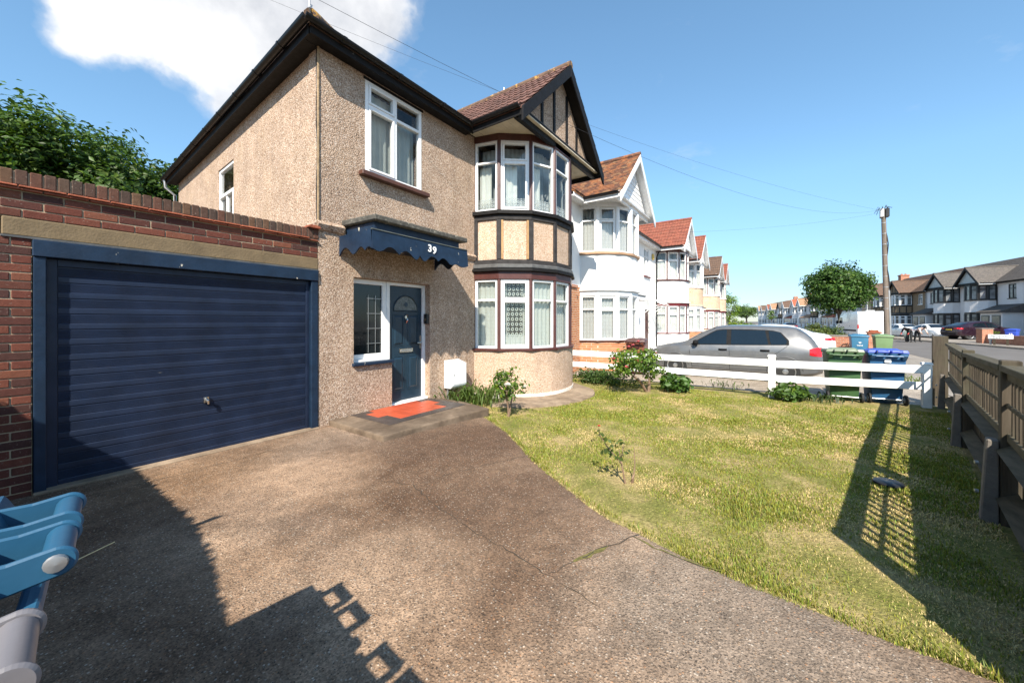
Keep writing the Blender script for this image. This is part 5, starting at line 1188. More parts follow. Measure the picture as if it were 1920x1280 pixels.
        if 'mirror' in K:
            hx, hz = K['mirror']; y = ysurf(hx, hz); q = MB(); q.ellipsoid((hx - L / 2, sg * (y + .13), hz + .02), (.075, .10, .075), 12, 8); q.build('mirror', paint if paint != 'paint_silver' else 'trim_black', t, smooth=60)
        x0, x1, z0, z1 = K['tail']; G_ = 5; q = MB(); vs = []
        for i in range(G_ + 1):
            for j in range(G_ + 1):
                x = x0 + (x1 - x0) * i / G_; z = z0 + (z1 - z0) * j / G_ - (.04 * (i / G_) ** 2 if j == G_ else 0) + (.03 * (i / G_) ** 2 if j == 0 else 0); vs.append((x - L / 2, sg * (ysurf(x, z) + .012), z))
        q.add(vs, [(i * (G_ + 1) + j, (i + 1) * (G_ + 1) + j, (i + 1) * (G_ + 1) + j + 1, i * (G_ + 1) + j + 1) for i in range(G_) for j in range(G_)])
        yw = ysurf(x0, (z0 + z1) / 2); xr = x0 - L / 2 - .012
        q.add([(xr, sg * yw * .99, z0), (xr, sg * yw * .62, z0 + .02), (xr, sg * yw * .62, z1 - .02), (xr, sg * yw * .99, z1)], [(0, 1, 2, 3)]); q.build('tail_light', 'lamp_red', t, recalc=False, smooth=50)
        x0, x1, z0, z1 = K['headl']; q = MB(); q.add([(x - L / 2, sg * (ysurf(x, z) + .012), z) for x, z in ((x0, z0), (x1, z0), (x1, z1), (x0, z1))], [(0, 1, 2, 3)]); q.build('headlight', 'lamp_clear', t, recalc=False)
    for key, nm in (('screen', 'windscreen'), ('rear', 'rear_window')):
        a, b = K[key]; G_ = 6; vs = []
        for i in range(G_ + 1):
            x = a + (b - a) * i / G_; w = ring(x)[6, 0] * (.90 if key == 'screen' else .98)
            for j in range(9): y = -w + 2 * w * j / 8; vs.append((x - L / 2, y, ztop(x, y) + .008))
        q = MB(); q.add(vs, [(i * 9 + j, i * 9 + j + 1, (i + 1) * 9 + j + 1, (i + 1) * 9 + j) for i in range(G_) for j in range(8)]); q.build(nm, 'car_glass', t, recalc=False, smooth=40)
    zb_ = K['zplate']; q = MB(); q.box(-L / 2 - .022, -L / 2 + .02, -.26, .26, zb_, zb_ + .11); q.build('number_plate', 'plate', t)
    q = MB(); q.box(-L / 2 - .03, -L / 2 + .06, -K['wm'][0] * .8, K['wm'][0] * .8, K['zs'][0] + .02, K['zs'][0] + .14); q.build('bumper_strip', 'trim_black', t, bevel=.02)
    return t
HATCH = dict(L=4.2, wr=.315, wheels=(.74, 3.32), track=.775, spokes=7, zplate=.62,
    x=[0, .04, .11, .29, .50, .85, 1.5, 2.0, 2.3, 2.65, 3.05, 3.2, 3.5, 3.85, 4.08, 4.2],
    zt=[.72, 1.00, 1.09, 1.30, 1.44, 1.462, 1.482, 1.478, 1.45, 1.30, 1.03, .985, .94, .86, .76, .60],
    zb=[.62, .86, .955, .955, .95, .945, .94, .925, .915, .905, .89, .885, .85, .78, .68, .52],
    zs=[.34, .28, .25, .22, .2, .2, .2, .2, .2, .2, .2, .2, .2, .21, .24, .30],
    wb=[.72, .79, .83, .845, .855, .86, .865, .865, .862, .858, .845, .84, .81, .75, .66, .55],
    wm=[.76, .83, .865, .878, .88, .88, .88, .88, .88, .88, .878, .876, .86, .81, .72, .60],
    wt=[.68, .74, .72, .675, .635, .615, .60, .60, .605, .64, .70, .72, .71, .66, .58, .46],
    ze=[.70, .95, 1.03, 1.225, 1.355, 1.38, 1.398, 1.39, 1.36, 1.215, .975, .94, .905, .83, .73, .57],
    glass=[('s', [(2.03, .965), (2.86, .945), (2.80, 1.0), (2.30, 1.315), (2.12, 1.345), (2.03, 1.352)]), ('s', [(1.10, .985), (1.93, .968), (1.93, 1.352), (1.14, 1.335)]), ('s', [(.73, 1.00), (1.05, .988), (1.09, 1.33), (.86, 1.305), (.70, 1.08)])],
    frames=[[(.66, .985), (1.0, .972), (1.5, .957), (2.0, .945), (2.5, .935), (2.93, .925), (2.86, .99), (2.31, 1.338), (2.1, 1.368), (1.5, 1.368), (1.1, 1.352), (.85, 1.325), (.66, 1.09)]],
    seams=[[(1.97, .94), (1.965, .70), (1.96, .45), (1.95, .28)], [(2.93, .93), (2.95, .75), (2.90, .5), (2.88, .28)], [(.68, 1.0), (.72, .94), (.98, .72), (1.12, .55), (1.13, .28)], [(1.12, .32), (2.0, .30), (2.88, .32)]],
    handles=[(1.17, .83), (2.12, .82)], mirror=(2.78, .97), tail=(.02, .26, .72, .94), headl=(3.86, 4.12, .66, .80), screen=(2.32, 3.02), rear=(.13, .49))
SEDAN = dict(L=4.55, wr=.33, wheels=(.85, 3.62), track=.78, spokes=5, zplate=.70,
    x=[0, .06, .25, .65, 1.0, 1.35, 1.9, 2.4, 2.8, 3.2, 3.5, 3.9, 4.25, 4.45, 4.55],
    zt=[.72, .98, 1.06, 1.12, 1.28, 1.40, 1.455, 1.45, 1.33, 1.08, .99, .93, .83, .72, .58],
    zb=[.62, .86, .95, .96, .95, .945, .935, .92, .91, .90, .88, .85, .76, .65, .5],
    zs=[.34, .27, .24, .22, .21, .2, .2, .2, .2, .2, .2, .21, .22, .25, .3], wb=[.74, .81, .85, .87, .875, .88, .88, .88, .878, .87, .86, .83, .76, .66, .55],
    wm=[.78, .85, .885, .9, .9, .9, .9, .9, .9, .9, .9, .88, .82, .72, .6], wt=[.66, .70, .70, .67, .62, .60, .60, .60, .64, .71, .73, .72, .66, .58, .46], ze=[.7, .94, 1.02, 1.07, 1.2, 1.32, 1.375, 1.37, 1.25, 1.03, .955, .9, .8, .69, .55],
    glass=[('s', [(2.1, .95), (3.05, .93), (2.62, 1.27), (2.3, 1.33), (2.1, 1.335)]), ('s', [(.98, 1.0), (2.03, .955), (2.03, 1.335), (1.45, 1.29), (1.15, 1.15)])], frames=[], seams=[[(2.06, .94), (2.05, .3)], [(3.1, .92), (3.08, .3)], [(1.05, .98), (1.2, .6), (1.22, .3)]],
    handles=[(1.3, .86), (2.25, .85)], mirror=(2.95, .97), tail=(.02, .34, .80, .93), headl=(4.1, 4.45, .66, .78), screen=(2.55, 3.2), rear=(.66, 1.3))
SUV = dict(L=4.4, wr=.36, wheels=(.82, 3.5), track=.80, spokes=5, zplate=.80,
    x=[0, .06, .2, .5, .9, 1.3, 1.8, 2.2, 2.6, 3.0, 3.3, 3.7, 4.05, 4.28, 4.4],
    zt=[.8, 1.06, 1.18, 1.3, 1.47, 1.55, 1.6, 1.59, 1.5, 1.24, 1.1, 1.04, .96, .85, .68],
    zb=[.74, 1.0, 1.07, 1.09, 1.08, 1.06, 1.03, 1.01, .99, .98, .96, .94, .88, .76, .6], zs=[.45, .36, .32, .28, .26, .25, .25, .25, .25, .25, .25, .27, .3, .34, .4],
    wb=[.74, .83, .88, .9, .905, .91, .905, .9, .9, .895, .885, .86, .79, .69, .56], wm=[.78, .88, .92, .935, .935, .935, .93, .93, .93, .93, .93, .91, .85, .75, .62], wt=[.66, .72, .71, .66, .63, .62, .62, .62, .64, .70, .74, .74, .69, .6, .48], ze=[.78, 1.03, 1.13, 1.24, 1.4, 1.47, 1.52, 1.51, 1.42, 1.18, 1.06, 1.0, .92, .82, .65],
    glass=[('s', [(2.05, 1.05), (2.95, 1.02), (2.55, 1.40), (2.05, 1.47)]), ('s', [(1.0, 1.12), (1.98, 1.06), (1.98, 1.47), (1.25, 1.39)])], frames=[], seams=[[(2.0, 1.04), (2.0, .36)], [(1.02, 1.08), (1.2, .75), (1.22, .36)]],
    handles=[(1.25, .98), (2.2, .95)], mirror=(2.85, 1.07), tail=(.02, .3, .88, 1.03), headl=(3.95, 4.28, .78, .9), screen=(2.5, 3.05), rear=(.22, .85))
car('silver grey five door hatchback parked nose to the house on the forecourt', (9.78, -4.02, zf), R(91), 'paint_silver', HATCH)
car('white saloon car parked behind the silver hatchback', (17.55, -4.9, zf), R(90), 'paint_white', SEDAN)
def row_px(px, o):
    a = (px - 960) / 700; d = FW + RT * a; q = V(CAM.x, CAM.y, 0) - RP; s = (o - q.dot(RN)) / d.dot(RN); p = V(CAM.x, CAM.y, 0) + d * s; return p
RH = math.atan2(RD.y, RD.x)
def at_px(px, d, z=-.12): q = V(CAM.x, CAM.y, 0) + (FW + RT * ((px - 960) / 700)) * d; return V(q.x, q.y, z)
p = at_px(1690, 40); car('white saloon parked along the far kerb, partly behind the telegraph pole', (p.x, p.y, -.23), RH + R(3), 'paint_white', SEDAN)
p = at_px(1749, 36.3); car('white fastback parked at the far kerb beside the dark purple car', (p.x, p.y, -.23), RH + math.pi + R(4), 'paint_white', SEDAN)
p = at_px(1836, 32.5); car('dark purple crossover car with yellow rear plate by the brick gate pier', (p.x, p.y, -.11), R(-66), 'paint_plum', SUV)
p = row_px(1478, 9.8); car('small dark car parked far along the road behind the white saloon', (p.x, p.y, -.23), RH, 'paint_plum', HATCH)
# white high-roof van, seen from behind
vp = V(44.6, -12.6, -.23); VN = thing('delivery_van', 'white high roof panel van parked at the kerb behind the telegraph pole', 'van', vp, R(9))
m = MB(); m.prism([V(0, -1.0, .38), V(0, -1.0, 2.35), V(.12, -1.0, 2.62), V(4.0, -1.0, 2.66), V(4.55, -1.0, 2.45), V(5.35, -1.0, 1.55), V(6.0, -1.0, 1.25), V(6.1, -1.0, .45)], (0, 2.0, 0)); vb = m.build('body', 'paint_white', VN, bevel=.07, smooth=40, segs=2)
m = MB(); m.box(-.012, -.004, -.006, .006, .5, 2.45); m.box(-.012, -.004, -.86, .86, 2.05, 2.065); m.box(-.012, -.004, -.9, -.888, .5, 2.4); m.box(-.012, -.004, .888, .9, .5, 2.4); m.build('door_gap', 'trim_black', vb)
for sg in (-1, 1):
    m = MB(); m.box(-.025, .06, sg * .97 - .05, sg * .97 + .05, 1.0, 1.4); m.build('tail_light', 'lamp_red', VN, bevel=.02); m = MB(); m.box(-.02, .0, sg * .88 - .02, sg * .88 + .03, 1.55, 1.62); m.build('hinge', 'trim_black', vb)
    m = MB(); m.prism([V(4.1, sg * .99, 1.5), V(4.1, sg * .99, 2.1), V(4.75, sg * .99, 2.1), V(5.25, sg * .99, 1.5)], (0, sg * .03, 0)); m.build('side_window', 'car_glass', VN)
    m = MB(); m.box(.4, 3.9, sg * 1.0 - .01, sg * 1.0 + .01, .75, .9); m.build('rubbing_strip', 'trim_black', VN); m = MB(); m.box(1.9, 2.05, sg * 1.0 - .01, sg * 1.0 + .012, 1.2, 1.25); m.build('side_handle', 'trim_black', VN)
    for x in (1.1, 4.9): wheel(VN, x, sg * .88, .34, sg, 6)
    m = MB(); m.ellipsoid((4.95, sg * 1.16, 1.6), (.08, .12, .2)); m.build('mirror', 'trim_black', VN, smooth=60)
m = MB(); m.box(-.1, .15, -.95, .95, .34, .52); m.build('rear_bumper', 'trim_black', VN, bevel=.03); m = MB(); m.box(-.015, 0, -.3, .25, .78, .9); m.build('number_plate', 'plate', VN); m = MB(); m.box(.3, .6, -.3, .3, 2.66, 2.72); m.build('roof_vent', 'paint_white', VN, bevel=.02)

# ------------------------------------------------------------------ telegraph pole, wires, lamp, walls, sign
pb = V(24.6, -10.05, -.12); PT = V(24.50, -9.87, 7.35)
TP = thing('telegraph_pole', 'weathered wooden telegraph pole with grey junction boxes at the top', 'pole', pb, world=True)
def pp(t): return pb.lerp(PT, t)
m = MB(); m.tube([pp(t) - V(0, 0, .3 if t == 0 else 0) for t in np.linspace(0, 1, 12)], [.125 - .035 * t for t in np.linspace(0, 1, 12)], 14); m.build('shaft', 'pole_wood', TP, smooth=40)
sd_ = V(-.45, -.89, 0)
m = MB(); m.tube([pp(t) + sd_ * (.135 - .035 * t) for t in np.linspace(0, .43, 8)], .045, 8); m.build('cable_guard', 'galv', TP, smooth=40)
m = MB(); m.tube([pp(t) + sd_ * (.12 - .035 * t) + V(.03 * math.sin(t * 31), .04 * math.sin(t * 23), 0) for t in np.linspace(.42, .96, 26)], .028, 6); m.build('riser_cable', 'cable', TP, smooth=40)
for t in np.arange(.3, .95, .075): m = MB(); m.lathe([(.132 - .035 * t, 0), (.132 - .035 * t, .03)], tuple(pp(t)), n=12); m.build('strap', 'galv', TP)
for a, s, mt_ in ((2.6, .17, 'galv'), (4.3, .16, 'black_plastic'), (.3, .14, 'black_plastic'), (5.2, .15, 'galv')):
    c = PT + V(math.cos(a) * .15, math.sin(a) * .15, -.2); s *= .62; m = MB(); m.box(c.x - s * .8, c.x + s * .8, c.y - s * .8, c.y + s * .8, c.z - .25, c.z + .2); m.build('junction_box', mt_, TP, bevel=.02)
m = MB()
for k in range(9): a = k * .7; m.tube([PT + V(0, 0, -.1), PT + V(math.cos(a) * .2, math.sin(a) * .2, .05 + .05 * (k % 3)), PT + V(math.cos(a) * .34, math.sin(a) * .34, -.25 + .04 * k)], .012, 5)
m.build('cable_loops', 'cable', TP)
def wire(a, b, sag, label, r=.0028):
    a, b = V(*a), V(*b); o = MB().tube([a.lerp(b, t) - V(0, 0, sag * 4 * t * (1 - t)) for t in np.linspace(0, 1, 30)], r, 5).build('telephone_wire', 'cable'); tag(o, label, 'wire')
wire(PT, A0 + V(0, .02, .33), 1.15, 'thin telephone wire from the pole to the corner of the pebbledashed roof')
wire(PT + V(0, .1, -.05), (-6.6, 8.9, 10.3), 1.0, 'thin telephone wire passing high over the house roofs')
wire(PT + V(-.1, 0, -.2), (15.2, -.36, 5.6), .25, 'thin telephone wire from the pole to the white house with glass canopy')
# television aerial on the roof behind the gable
ap = V(8.7, 3.2, 7.6); AE = thing('tv_aerial', 'thin television aerial on a mast behind the brown tiled gable', 'aerial', ap, world=True)
m = MB(); m.tube([ap, ap + V(0, 0, 2.7)], .02, 6); m.build('mast', 'galv', AE); m = MB(); c = ap + V(0, 0, 2.3); m.tube([c + V(-.45, .1, 0), c + V(.5, -.1, .05)], .012, 5)
for k in range(9): d = c + V(-.4 + k * .105, .09 - k * .022, .01 * k); m.tube([d + V(-.02, -.14, -.08), d + V(.02, .14, .08)], .007, 4)
m.build('elements', 'galv', AE)
# street lamp
lp = row_px(1626, 12.0); lp = V(62.0, -9.0, -.12); a_ = (1626 - 960) / 700; lp = V(CAM.x, CAM.y, -.12) + (FW + RT * a_) * 48; SL = thing('street_lamp', 'slim grey street lamp with a flat lantern beside the round tree', 'lamp post', lp, world=True)
m = MB(); m.tube([lp, lp + V(0, 0, 1.4), lp + V(0, 0, 1.45), lp + V(0, 0, 6.2)], [.085, .085, .055, .04], 10); m.build('column', 'galv', SL, smooth=40); m = MB(); q_ = lp + V(0, 0, 6.25); ar = -RT * .8
m.tube([q_, q_ + ar * .5], .03, 8); m.hexa([q_ + ar * .3 + V(-.1, -.1, -.05), q_ + ar * 1.3 + V(-.1, -.1, .0), q_ + ar * 1.3 + V(.1, .1, .0), q_ + ar * .3 + V(.1, .1, -.05)], [q_ + ar * .3 + V(-.06, -.06, .06), q_ + ar * 1.3 + V(-.05, -.05, .05), q_ + ar * 1.3 + V(.05, .05, .05), q_ + ar * .3 + V(.06, .06, .06)]); m.build('lantern', 'white_upvc', SL)
# low brick garden wall with hedge behind, gate pier
def brick_wall(label, A, B, h, th, zb, mat='far_brick', cap=True, real=False):
    t = thing('garden_wall', label, 'wall', ((A[0] + B[0]) / 2, (A[1] + B[1]) / 2, zb), world=True)
    m = MB(); m.obox(A, B, th / 2, -th / 2, zb - .1, zb + h); w = m.build('brickwork', mat, t)
    if cap: m = MB(); m.obox(A, B, th / 2 + .02, -th / 2 - .02, zb + h + .001, zb + h + .06, -.02, math.dist(A, B) + .02); m.build('coping', 'pavement', t, bevel=.01)
    return t
bw = brick_wall('low red brick garden wall beside the teal blue bin', (19.3, -6.5), (18.95, -8.25), .92, .22, -.11)
gp_ = thing('gate_pier', 'short brick pier with stepped cap behind the sage green bin', 'pier', (21.4, -9.0, -.11), world=True)
m = MB(); m.box(21.2, 21.6, -9.2, -8.8, -.2, .92); m.build('brickwork', 'far_brick', gp_); m = MB(); m.box(21.15, 21.65, -9.25, -8.75, .921, .99); m.box(21.25, 21.55, -9.15, -8.85, .991, 1.07); m.build('cap', 'creasing', gp_, bevel=.01)
P1 = row_px(1846, 7.0); P2 = row_px(1990, 6.6)
brick_wall('long low orange brick wall behind the street name sign', (P2.x, P2.y), (P1.x, P1.y), .62, .22, -.11, 'far_brick', False)
pr_ = thing('gate_pier', 'square brick gate pier at the end of the long low wall', 'pier', (P1.x, P1.y, -.11), RH); m = MB(); m.box(-.3, .3, -.28, .28, -.1, 1.02); m.build('brickwork', 'far_brick', pr_); m = MB(); m.box(-.34, .34, -.32, .32, 1.021, 1.08); m.build('cap', 'pavement', pr_, bevel=.015)
sp_ = row_px(1876, 7.7); sg_dir = (V(CAM.x, CAM.y, 0) - V(sp_.x, sp_.y, 0)).normalized(); fa_ = ang(sg_dir)
SN = thing('street_sign', 'white street name plate on two timber posts before the low brick wall', 'sign', (sp_.x, sp_.y, -.11), fa_ + math.pi / 2 - R(8))
m = MB(); m.box(-.52, .52, -.02, .0, .42, .70); pl = m.build('name_plate', 'white_upvc', SN, bevel=.004); M['ink'] = simple('black_lettering', (.02, .02, .02), .5)
text_obj('PRESTWOOD', .125, pl, 'ink', (-.46, -.023, .575), (R(90), 0, 0), 'lettering', .002, 'LEFT'); text_obj('AVENUE', .125, pl, 'ink', (-.46, -.023, .455), (R(90), 0, 0), 'lettering', .002, 'LEFT')
for x in (-.26, .28): m = MB(); m.box(x - .05, x + .05, .0, .07, -.1, .55); m.build('post', 'fence_wood', SN)
b12 = row_px(1898, 5.6); wheelie('bright blue wheelie bin numbered 12 behind the low brick wall', (b12.x, b12.y, -.11), fa_ - R(15), 'bin_blue_lid', 'bin_blue_lid', text='12')
mk_ = row_px(1872, 7.75); mk = MB(); mk.box(-.05, .05, -.04, .04, -.05, .38); mk.box(-.09, .09, -.05, .05, .2, .45); o = mk.build('marker_post', 'galv', None, bevel=.01); o.location = (mk_.x + .3, mk_.y + .25, -.11); tag(o, 'small grey utility marker post beneath the street name plate', 'marker post')

# ------------------------------------------------------------------ two people with a scooter on the road
M['top_pale'] = simple('pale_pink_top', (.66, .48, .42), .9); M['dark_cloth'] = simple('black_clothing', (.018, .018, .02), .9); M['red_cloth'] = simple('red_sleeve', (.42, .05, .04), .9); M['skin'] = simple('skin', (.36, .21, .14), .6); M['hair'] = simple('dark_hair', (.02, .014, .01), .7)
def person(label, loc, rotz, J, mats, group):
    """J: name -> (x,y,z,r); skinned skeleton, faces coloured by height along the body"""
    names = list(J); me = bpy.data.meshes.new('person')
    E_ = [('pelvis', 'spine'), ('spine', 'chest'), ('chest', 'neck'), ('neck', 'head'), ('head', 'crown')] + [e for s in 'lr' for e in (('chest', 'sh' + s), ('sh' + s, 'el' + s), ('el' + s, 'wr' + s), ('wr' + s, 'fi' + s), ('pelvis', 'hip' + s), ('hip' + s, 'kn' + s), ('kn' + s, 'an' + s), ('an' + s, 'to' + s))]
    me.from_pydata([J[n][:3] for n in names], [(names.index(a), names.index(b)) for a, b in E_], [])
    o = bpy.data.objects.new('person', me); COL.objects.link(o); md = o.modifiers.new('s', 'SKIN'); md.use_smooth_shade = True
    for i, n in enumerate(names):
        sv = me.skin_vertices[0].data[i]; r = J[n][3]; sv.radius = (r, r); sv.use_root = n == 'pelvis'
    s2 = o.modifiers.new('d', 'SUBSURF'); s2.levels = 1; s2.render_levels = 1
    bpy.context.view_layer.update(); nm = bpy.data.meshes.new_from_object(o.evaluated_get(bpy.context.evaluated_depsgraph_get())); bpy.data.objects.remove(o)
    ob = bpy.data.objects.new('person', nm); COL.objects.link(ob); nm.materials.clear()
    for k in ('top', 'legs', 'skin', 'hair'): nm.materials.append(M[mats[k]])
    jp = {n: V(*J[n][:3]) for n in names}
    slot = {'head': 3, 'crown': 3, 'neck': 3, 'fil': 2, 'fir': 2, 'wrl': 2, 'wrr': 2, 'hipl': 1, 'hipr': 1, 'pelvis': 1, 'knl': 1, 'knr': 1, 'anl': 1, 'anr': 1, 'tol': 1, 'tor': 1}
    for p in nm.polygons:
        n = min(jp, key=lambda q: (jp[q] - p.center).length - J[q][3]); p.material_index = slot.get(n, 0); p.use_smooth = True
    ob.location = loc; ob.rotation_euler = (0, 0, rotz); tag(ob, label, 'person', group); return ob
def bent(lean, arm):                                    # standing, bowed forward towards +x
    s, c = math.sin(lean), math.cos(lean); hz = .90
    def up(d, y=0, f=0): return (s * d + c * f, y, hz + c * d - s * f)
    J = {'pelvis': (0, 0, hz, .15), 'spine': (*up(.22), .145), 'chest': (*up(.42), .16), 'neck': (*up(.56, 0, .02), .06), 'head': (*up(.66, 0, .06), .085), 'crown': (*up(.78, 0, .07), .085)}
    for k, y in (('l', 1), ('r', -1)):
        sh = V(*up(.46, y * .19)); J['sh' + k] = (*sh, .07); e = sh + V(.10, y * .05, -.26); J['el' + k] = (*e, .05); w = e + V(arm, -y * .02, -.16); J['wr' + k] = (*w, .035); f = w + V(.09, -y * .01, -.04); J['fi' + k] = (*f, .032)
        J['hip' + k] = (0, y * .10, hz - .08, .11); J['kn' + k] = (.05 + .05 * y, y * .12, .47, .075); J['an' + k] = (-.02 + .08 * y, y * .13, .09, .05); J['to' + k] = (.14 + .08 * y, y * .15, .04, .045)
    return J
def road_pt(px, d, z=-.23): q = V(CAM.x, CAM.y, 0) + (FW + RT * ((px - 960) / 700)) * d; return V(q.x, q.y, z)
person('person in a pale pink top and black trousers bending over on the road', road_pt(1719.5, 30.5), RH + R(200), bent(1.05, .10), dict(top='top_pale', legs='dark_cloth', skin='skin', hair='hair'), 'people on the road')
person('person in black with a red sleeve stooping over a scooter on the road', road_pt(1706, 30.2), RH + R(130), bent(1.1, .12), dict(top='dark_cloth', legs='dark_cloth', skin='red_cloth', hair='hair'), 'people on the road')
sc = road_pt(1700, 31.0); SCO = thing('scooter', 'small dark motor scooter with green and white body beside the stooping people', 'scooter', sc, RH + R(160))
M['scoot'] = simple('mint_scooter_paint', (.30, .38, .36), .3, .05, 4, coat=.5)
for x in (-.6, .6):
    m = MB(); m.lathe([(.14, -.05), (.24, -.06), (.27, -.03), (.27, .03), (.24, .06), (.14, .05)], (x, 0, .27), 'y', 18); w_ = m.build('wheel', 'rubber', SCO, smooth=40); m = MB(); m.lathe([(.15, -.045), (.15, .045)], (x, 0, .27), 'y', 12); m.build('rim', 'alloy', w_)
m = MB(); m.prism([(-.85, -.14, .5), (-.75, -.14, .78), (-.1, -.14, .76), (.0, -.14, .42), (.35, -.14, .36), (.35, -.14, .28), (-.35, -.14, .28)], (0, .28, 0)); m.prism([(.30, -.17, .3), (.42, -.17, .3), (.56, -.17, .95), (.46, -.17, .98)], (0, .34, 0)); m.build('body', 'scoot', SCO, bevel=.03, smooth=40)
m = MB(); m.prism([(-.8, -.12, .79), (-.75, -.12, .88), (-.1, -.12, .84), (-.08, -.12, .77)], (0, .24, 0)); m.build('seat', 'dark_cloth', SCO, bevel=.03); m = MB(); m.tube([(.6, 0, .27), (.48, 0, 1.02), (.42, -.3, 1.08)], .02, 6); m.tube([(.48, 0, 1.02), (.42, .3, 1.08)], .02, 6); m.build('handlebar', 'trim_black', SCO)

# ------------------------------------------------------------------ trees, hedges, shrubs
def tree(name, label, basep, trunk_h, r0, centre, radii, nclump, per, rc, size, col, seed, cat_='tree', limbs=6, shell=.5, up=.35, clip=None, aspect=.6):
    t = thing(name, label, cat_, basep, world=True); c = V(*centre); b = V(*basep); m = MB(); r = random.Random(seed)
    top = V(b.x + (c.x - b.x) * .5, b.y + (c.y - b.y) * .5, b.z + trunk_h)
    m.tube([b - V(0, 0, .2), b.lerp(top, .3) + V(r.uniform(-.1, .1), r.uniform(-.1, .1), 0) * r0 * 3, top], [r0 * 1.25, r0, r0 * .75], 10)
    for k in range(limbs):
        a = 2 * math.pi * k / limbs + r.uniform(-.3, .3); e = c + V(math.cos(a) * radii[0] * r.uniform(.45, .8), math.sin(a) * radii[1] * r.uniform(.45, .8), radii[2] * r.uniform(-.3, .6))
        mid = top.lerp(e, .5) + V(0, 0, radii[2] * .12); m.tube([top - V(0, 0, r0), mid, e], [r0 * .5, r0 * .3, r0 * .08], 6)
        for j in range(3):
            f = mid + V(r.uniform(-1, 1) * radii[0] * .45, r.uniform(-1, 1) * radii[1] * .45, r.uniform(-.2, .6) * radii[2]); m.tube([mid.lerp(e, .2 * j), f], [r0 * .2, r0 * .05], 5)
    m.build('trunk', 'bark', t, smooth=50)
    P, O, cid = clump_points(centre, radii, nclump, per, rc, shell, seed=seed, clip=clip)
    leaves('crown', P, size * (0.7 + .6 * rng.random(len(P))), leaf_cols(len(P), col, .35, cid), t, up=up, outward=O, aspect=aspect); return t
# big broadleaf tree behind the garage: several broad layered heads
BT = thing('garden_tree', 'large broad green tree rising behind the brick garage parapet', 'tree', (-1.6, 17.2, -.03), world=True)
heads = [((-1.0, 17.0, 6.5), (3.9, 3.6, 2.75), 170), ((-3.4, 16.6, 6.2), (3.0, 3.0, 2.6), 110), ((1.8, 17.0, 5.7), (3.0, 3.0, 2.5), 120)]
Ps, Os, Cs = [], [], []; k0 = 0
for i, (c, r_, n_) in enumerate(heads):
    P, O, cid = clump_points(c, r_, int(n_ * 1.25), 150, .40, .25, seed=11 + i); n_ = int(n_ * 1.25); Ps.append(P); Os.append(O); Cs.append(cid + k0); k0 += n_
P, O, cid = np.concatenate(Ps), np.concatenate(Os), np.concatenate(Cs)
leaves('crown', P, .21 * (0.6 + .7 * rng.random(len(P))), leaf_cols(len(P), (.050, .098, .014), .38, cid, .12), BT, up=.6, outward=O, aspect=.5)
m = MB(); b = V(-1.6, 17.2, -.2); m.tube([b, b + V(.1, 0, 1.6), b + V(-.1, .1, 3.2)], [.42, .34, .3], 10); r = random.Random(5)
for k in range(16):
    c, r_, n_ = heads[k % 3]; e = V(*c) + V(r.uniform(-.7, .7) * r_[0], r.uniform(-.7, .7) * r_[1], r.uniform(-.4, .5) * r_[2]); s = b + V(-.1, .1, 3.0); mid = s.lerp(e, .5) + V(0, 0, .4)
    m.tube([s, mid, e], [.17, .10, .03], 6)
    for j in range(4): m.tube([mid.lerp(e, j * .25), mid.lerp(e, j * .25) + V(r.uniform(-1.3, 1.3), r.uniform(-1.3, 1.3), r.uniform(.2, 1.2))], [.045, .012], 5)
m.build('trunk', 'bark', BT, smooth=50)
tb = at_px(1579, 42); tc = at_px(1567, 42, 5.15)
tree('street_tree', 'round dense green street tree behind the white van', tb, 2.6, .24, tc, (3.15, 3.15, 2.95), 260, 70, .42, .27, (.050, .105, .020), 4, limbs=7, shell=.35)
tb = at_px(1368, 60); tree('street_tree', 'slender light green tree at the end of the beige terrace', tb, 1.6, .12, at_px(1366, 60, 3.6), (1.5, 1.5, 2.5), 60, 50, .32, .2, (.12, .20, .025), 8)
tb = at_px(1400, 190); tree('garden_tree', 'rounded green tree showing over the farthest roofs', tb, 3, .4, at_px(1399, 190, 6.4), (5.5, 5.5, 3.2), 70, 50, .8, .6, (.075, .13, .03), 9)
tb = at_px(1447, 80); tree('young_tree', 'small young street tree before the far houses', tb, 1.6, .06, at_px(1447, 80, 2.7), (.8, .8, 1.1), 30, 40, .2, .16, (.09, .16, .03), 10)
def shrub(name, label, c, r_, n_, per, rc, size, col, seed, group=None, shell=.3, yellow=.1, cat_='shrub'):
    t = thing(name, label, cat_, (c[0], c[1], c[2] - r_[2]), group=group, world=True); P, O, cid = clump_points(c, r_, n_, per, rc, shell, seed=seed)
    P[:, 2] = np.maximum(P[:, 2], c[2] - r_[2] + .02)
    leaves('foliage', P, size * (.6 + .8 * rng.random(len(P))), leaf_cols(len(P), col, .35, cid, yellow), t, outward=O)
    m = MB(); b = V(c[0], c[1], c[2] - r_[2]); rr = random.Random(seed)
    for k in range(7): m.tube([b, b + V(rr.uniform(-.6, .6) * r_[0], rr.uniform(-.6, .6) * r_[1], r_[2] * rr.uniform(.9, 1.6))], [.012, .004], 5)
    m.build('stem', 'cane', t); return t
hp = at_px(1527, 19.5); shrub('hedge', 'flowering garden hedge over the low brick wall by the white van', (hp.x, hp.y, .62), (.85, .85, .72), 90, 60, .13, .09, (.07, .10, .025), 21, cat_='hedge', yellow=.2)
hp = at_px(1560, 21); shrub('hedge', 'darker clipped hedge between the flowering one and the van', (hp.x, hp.y, .58), (.75, .8, .68), 70, 60, .12, .09, (.05, .085, .02), 22, cat_='hedge')
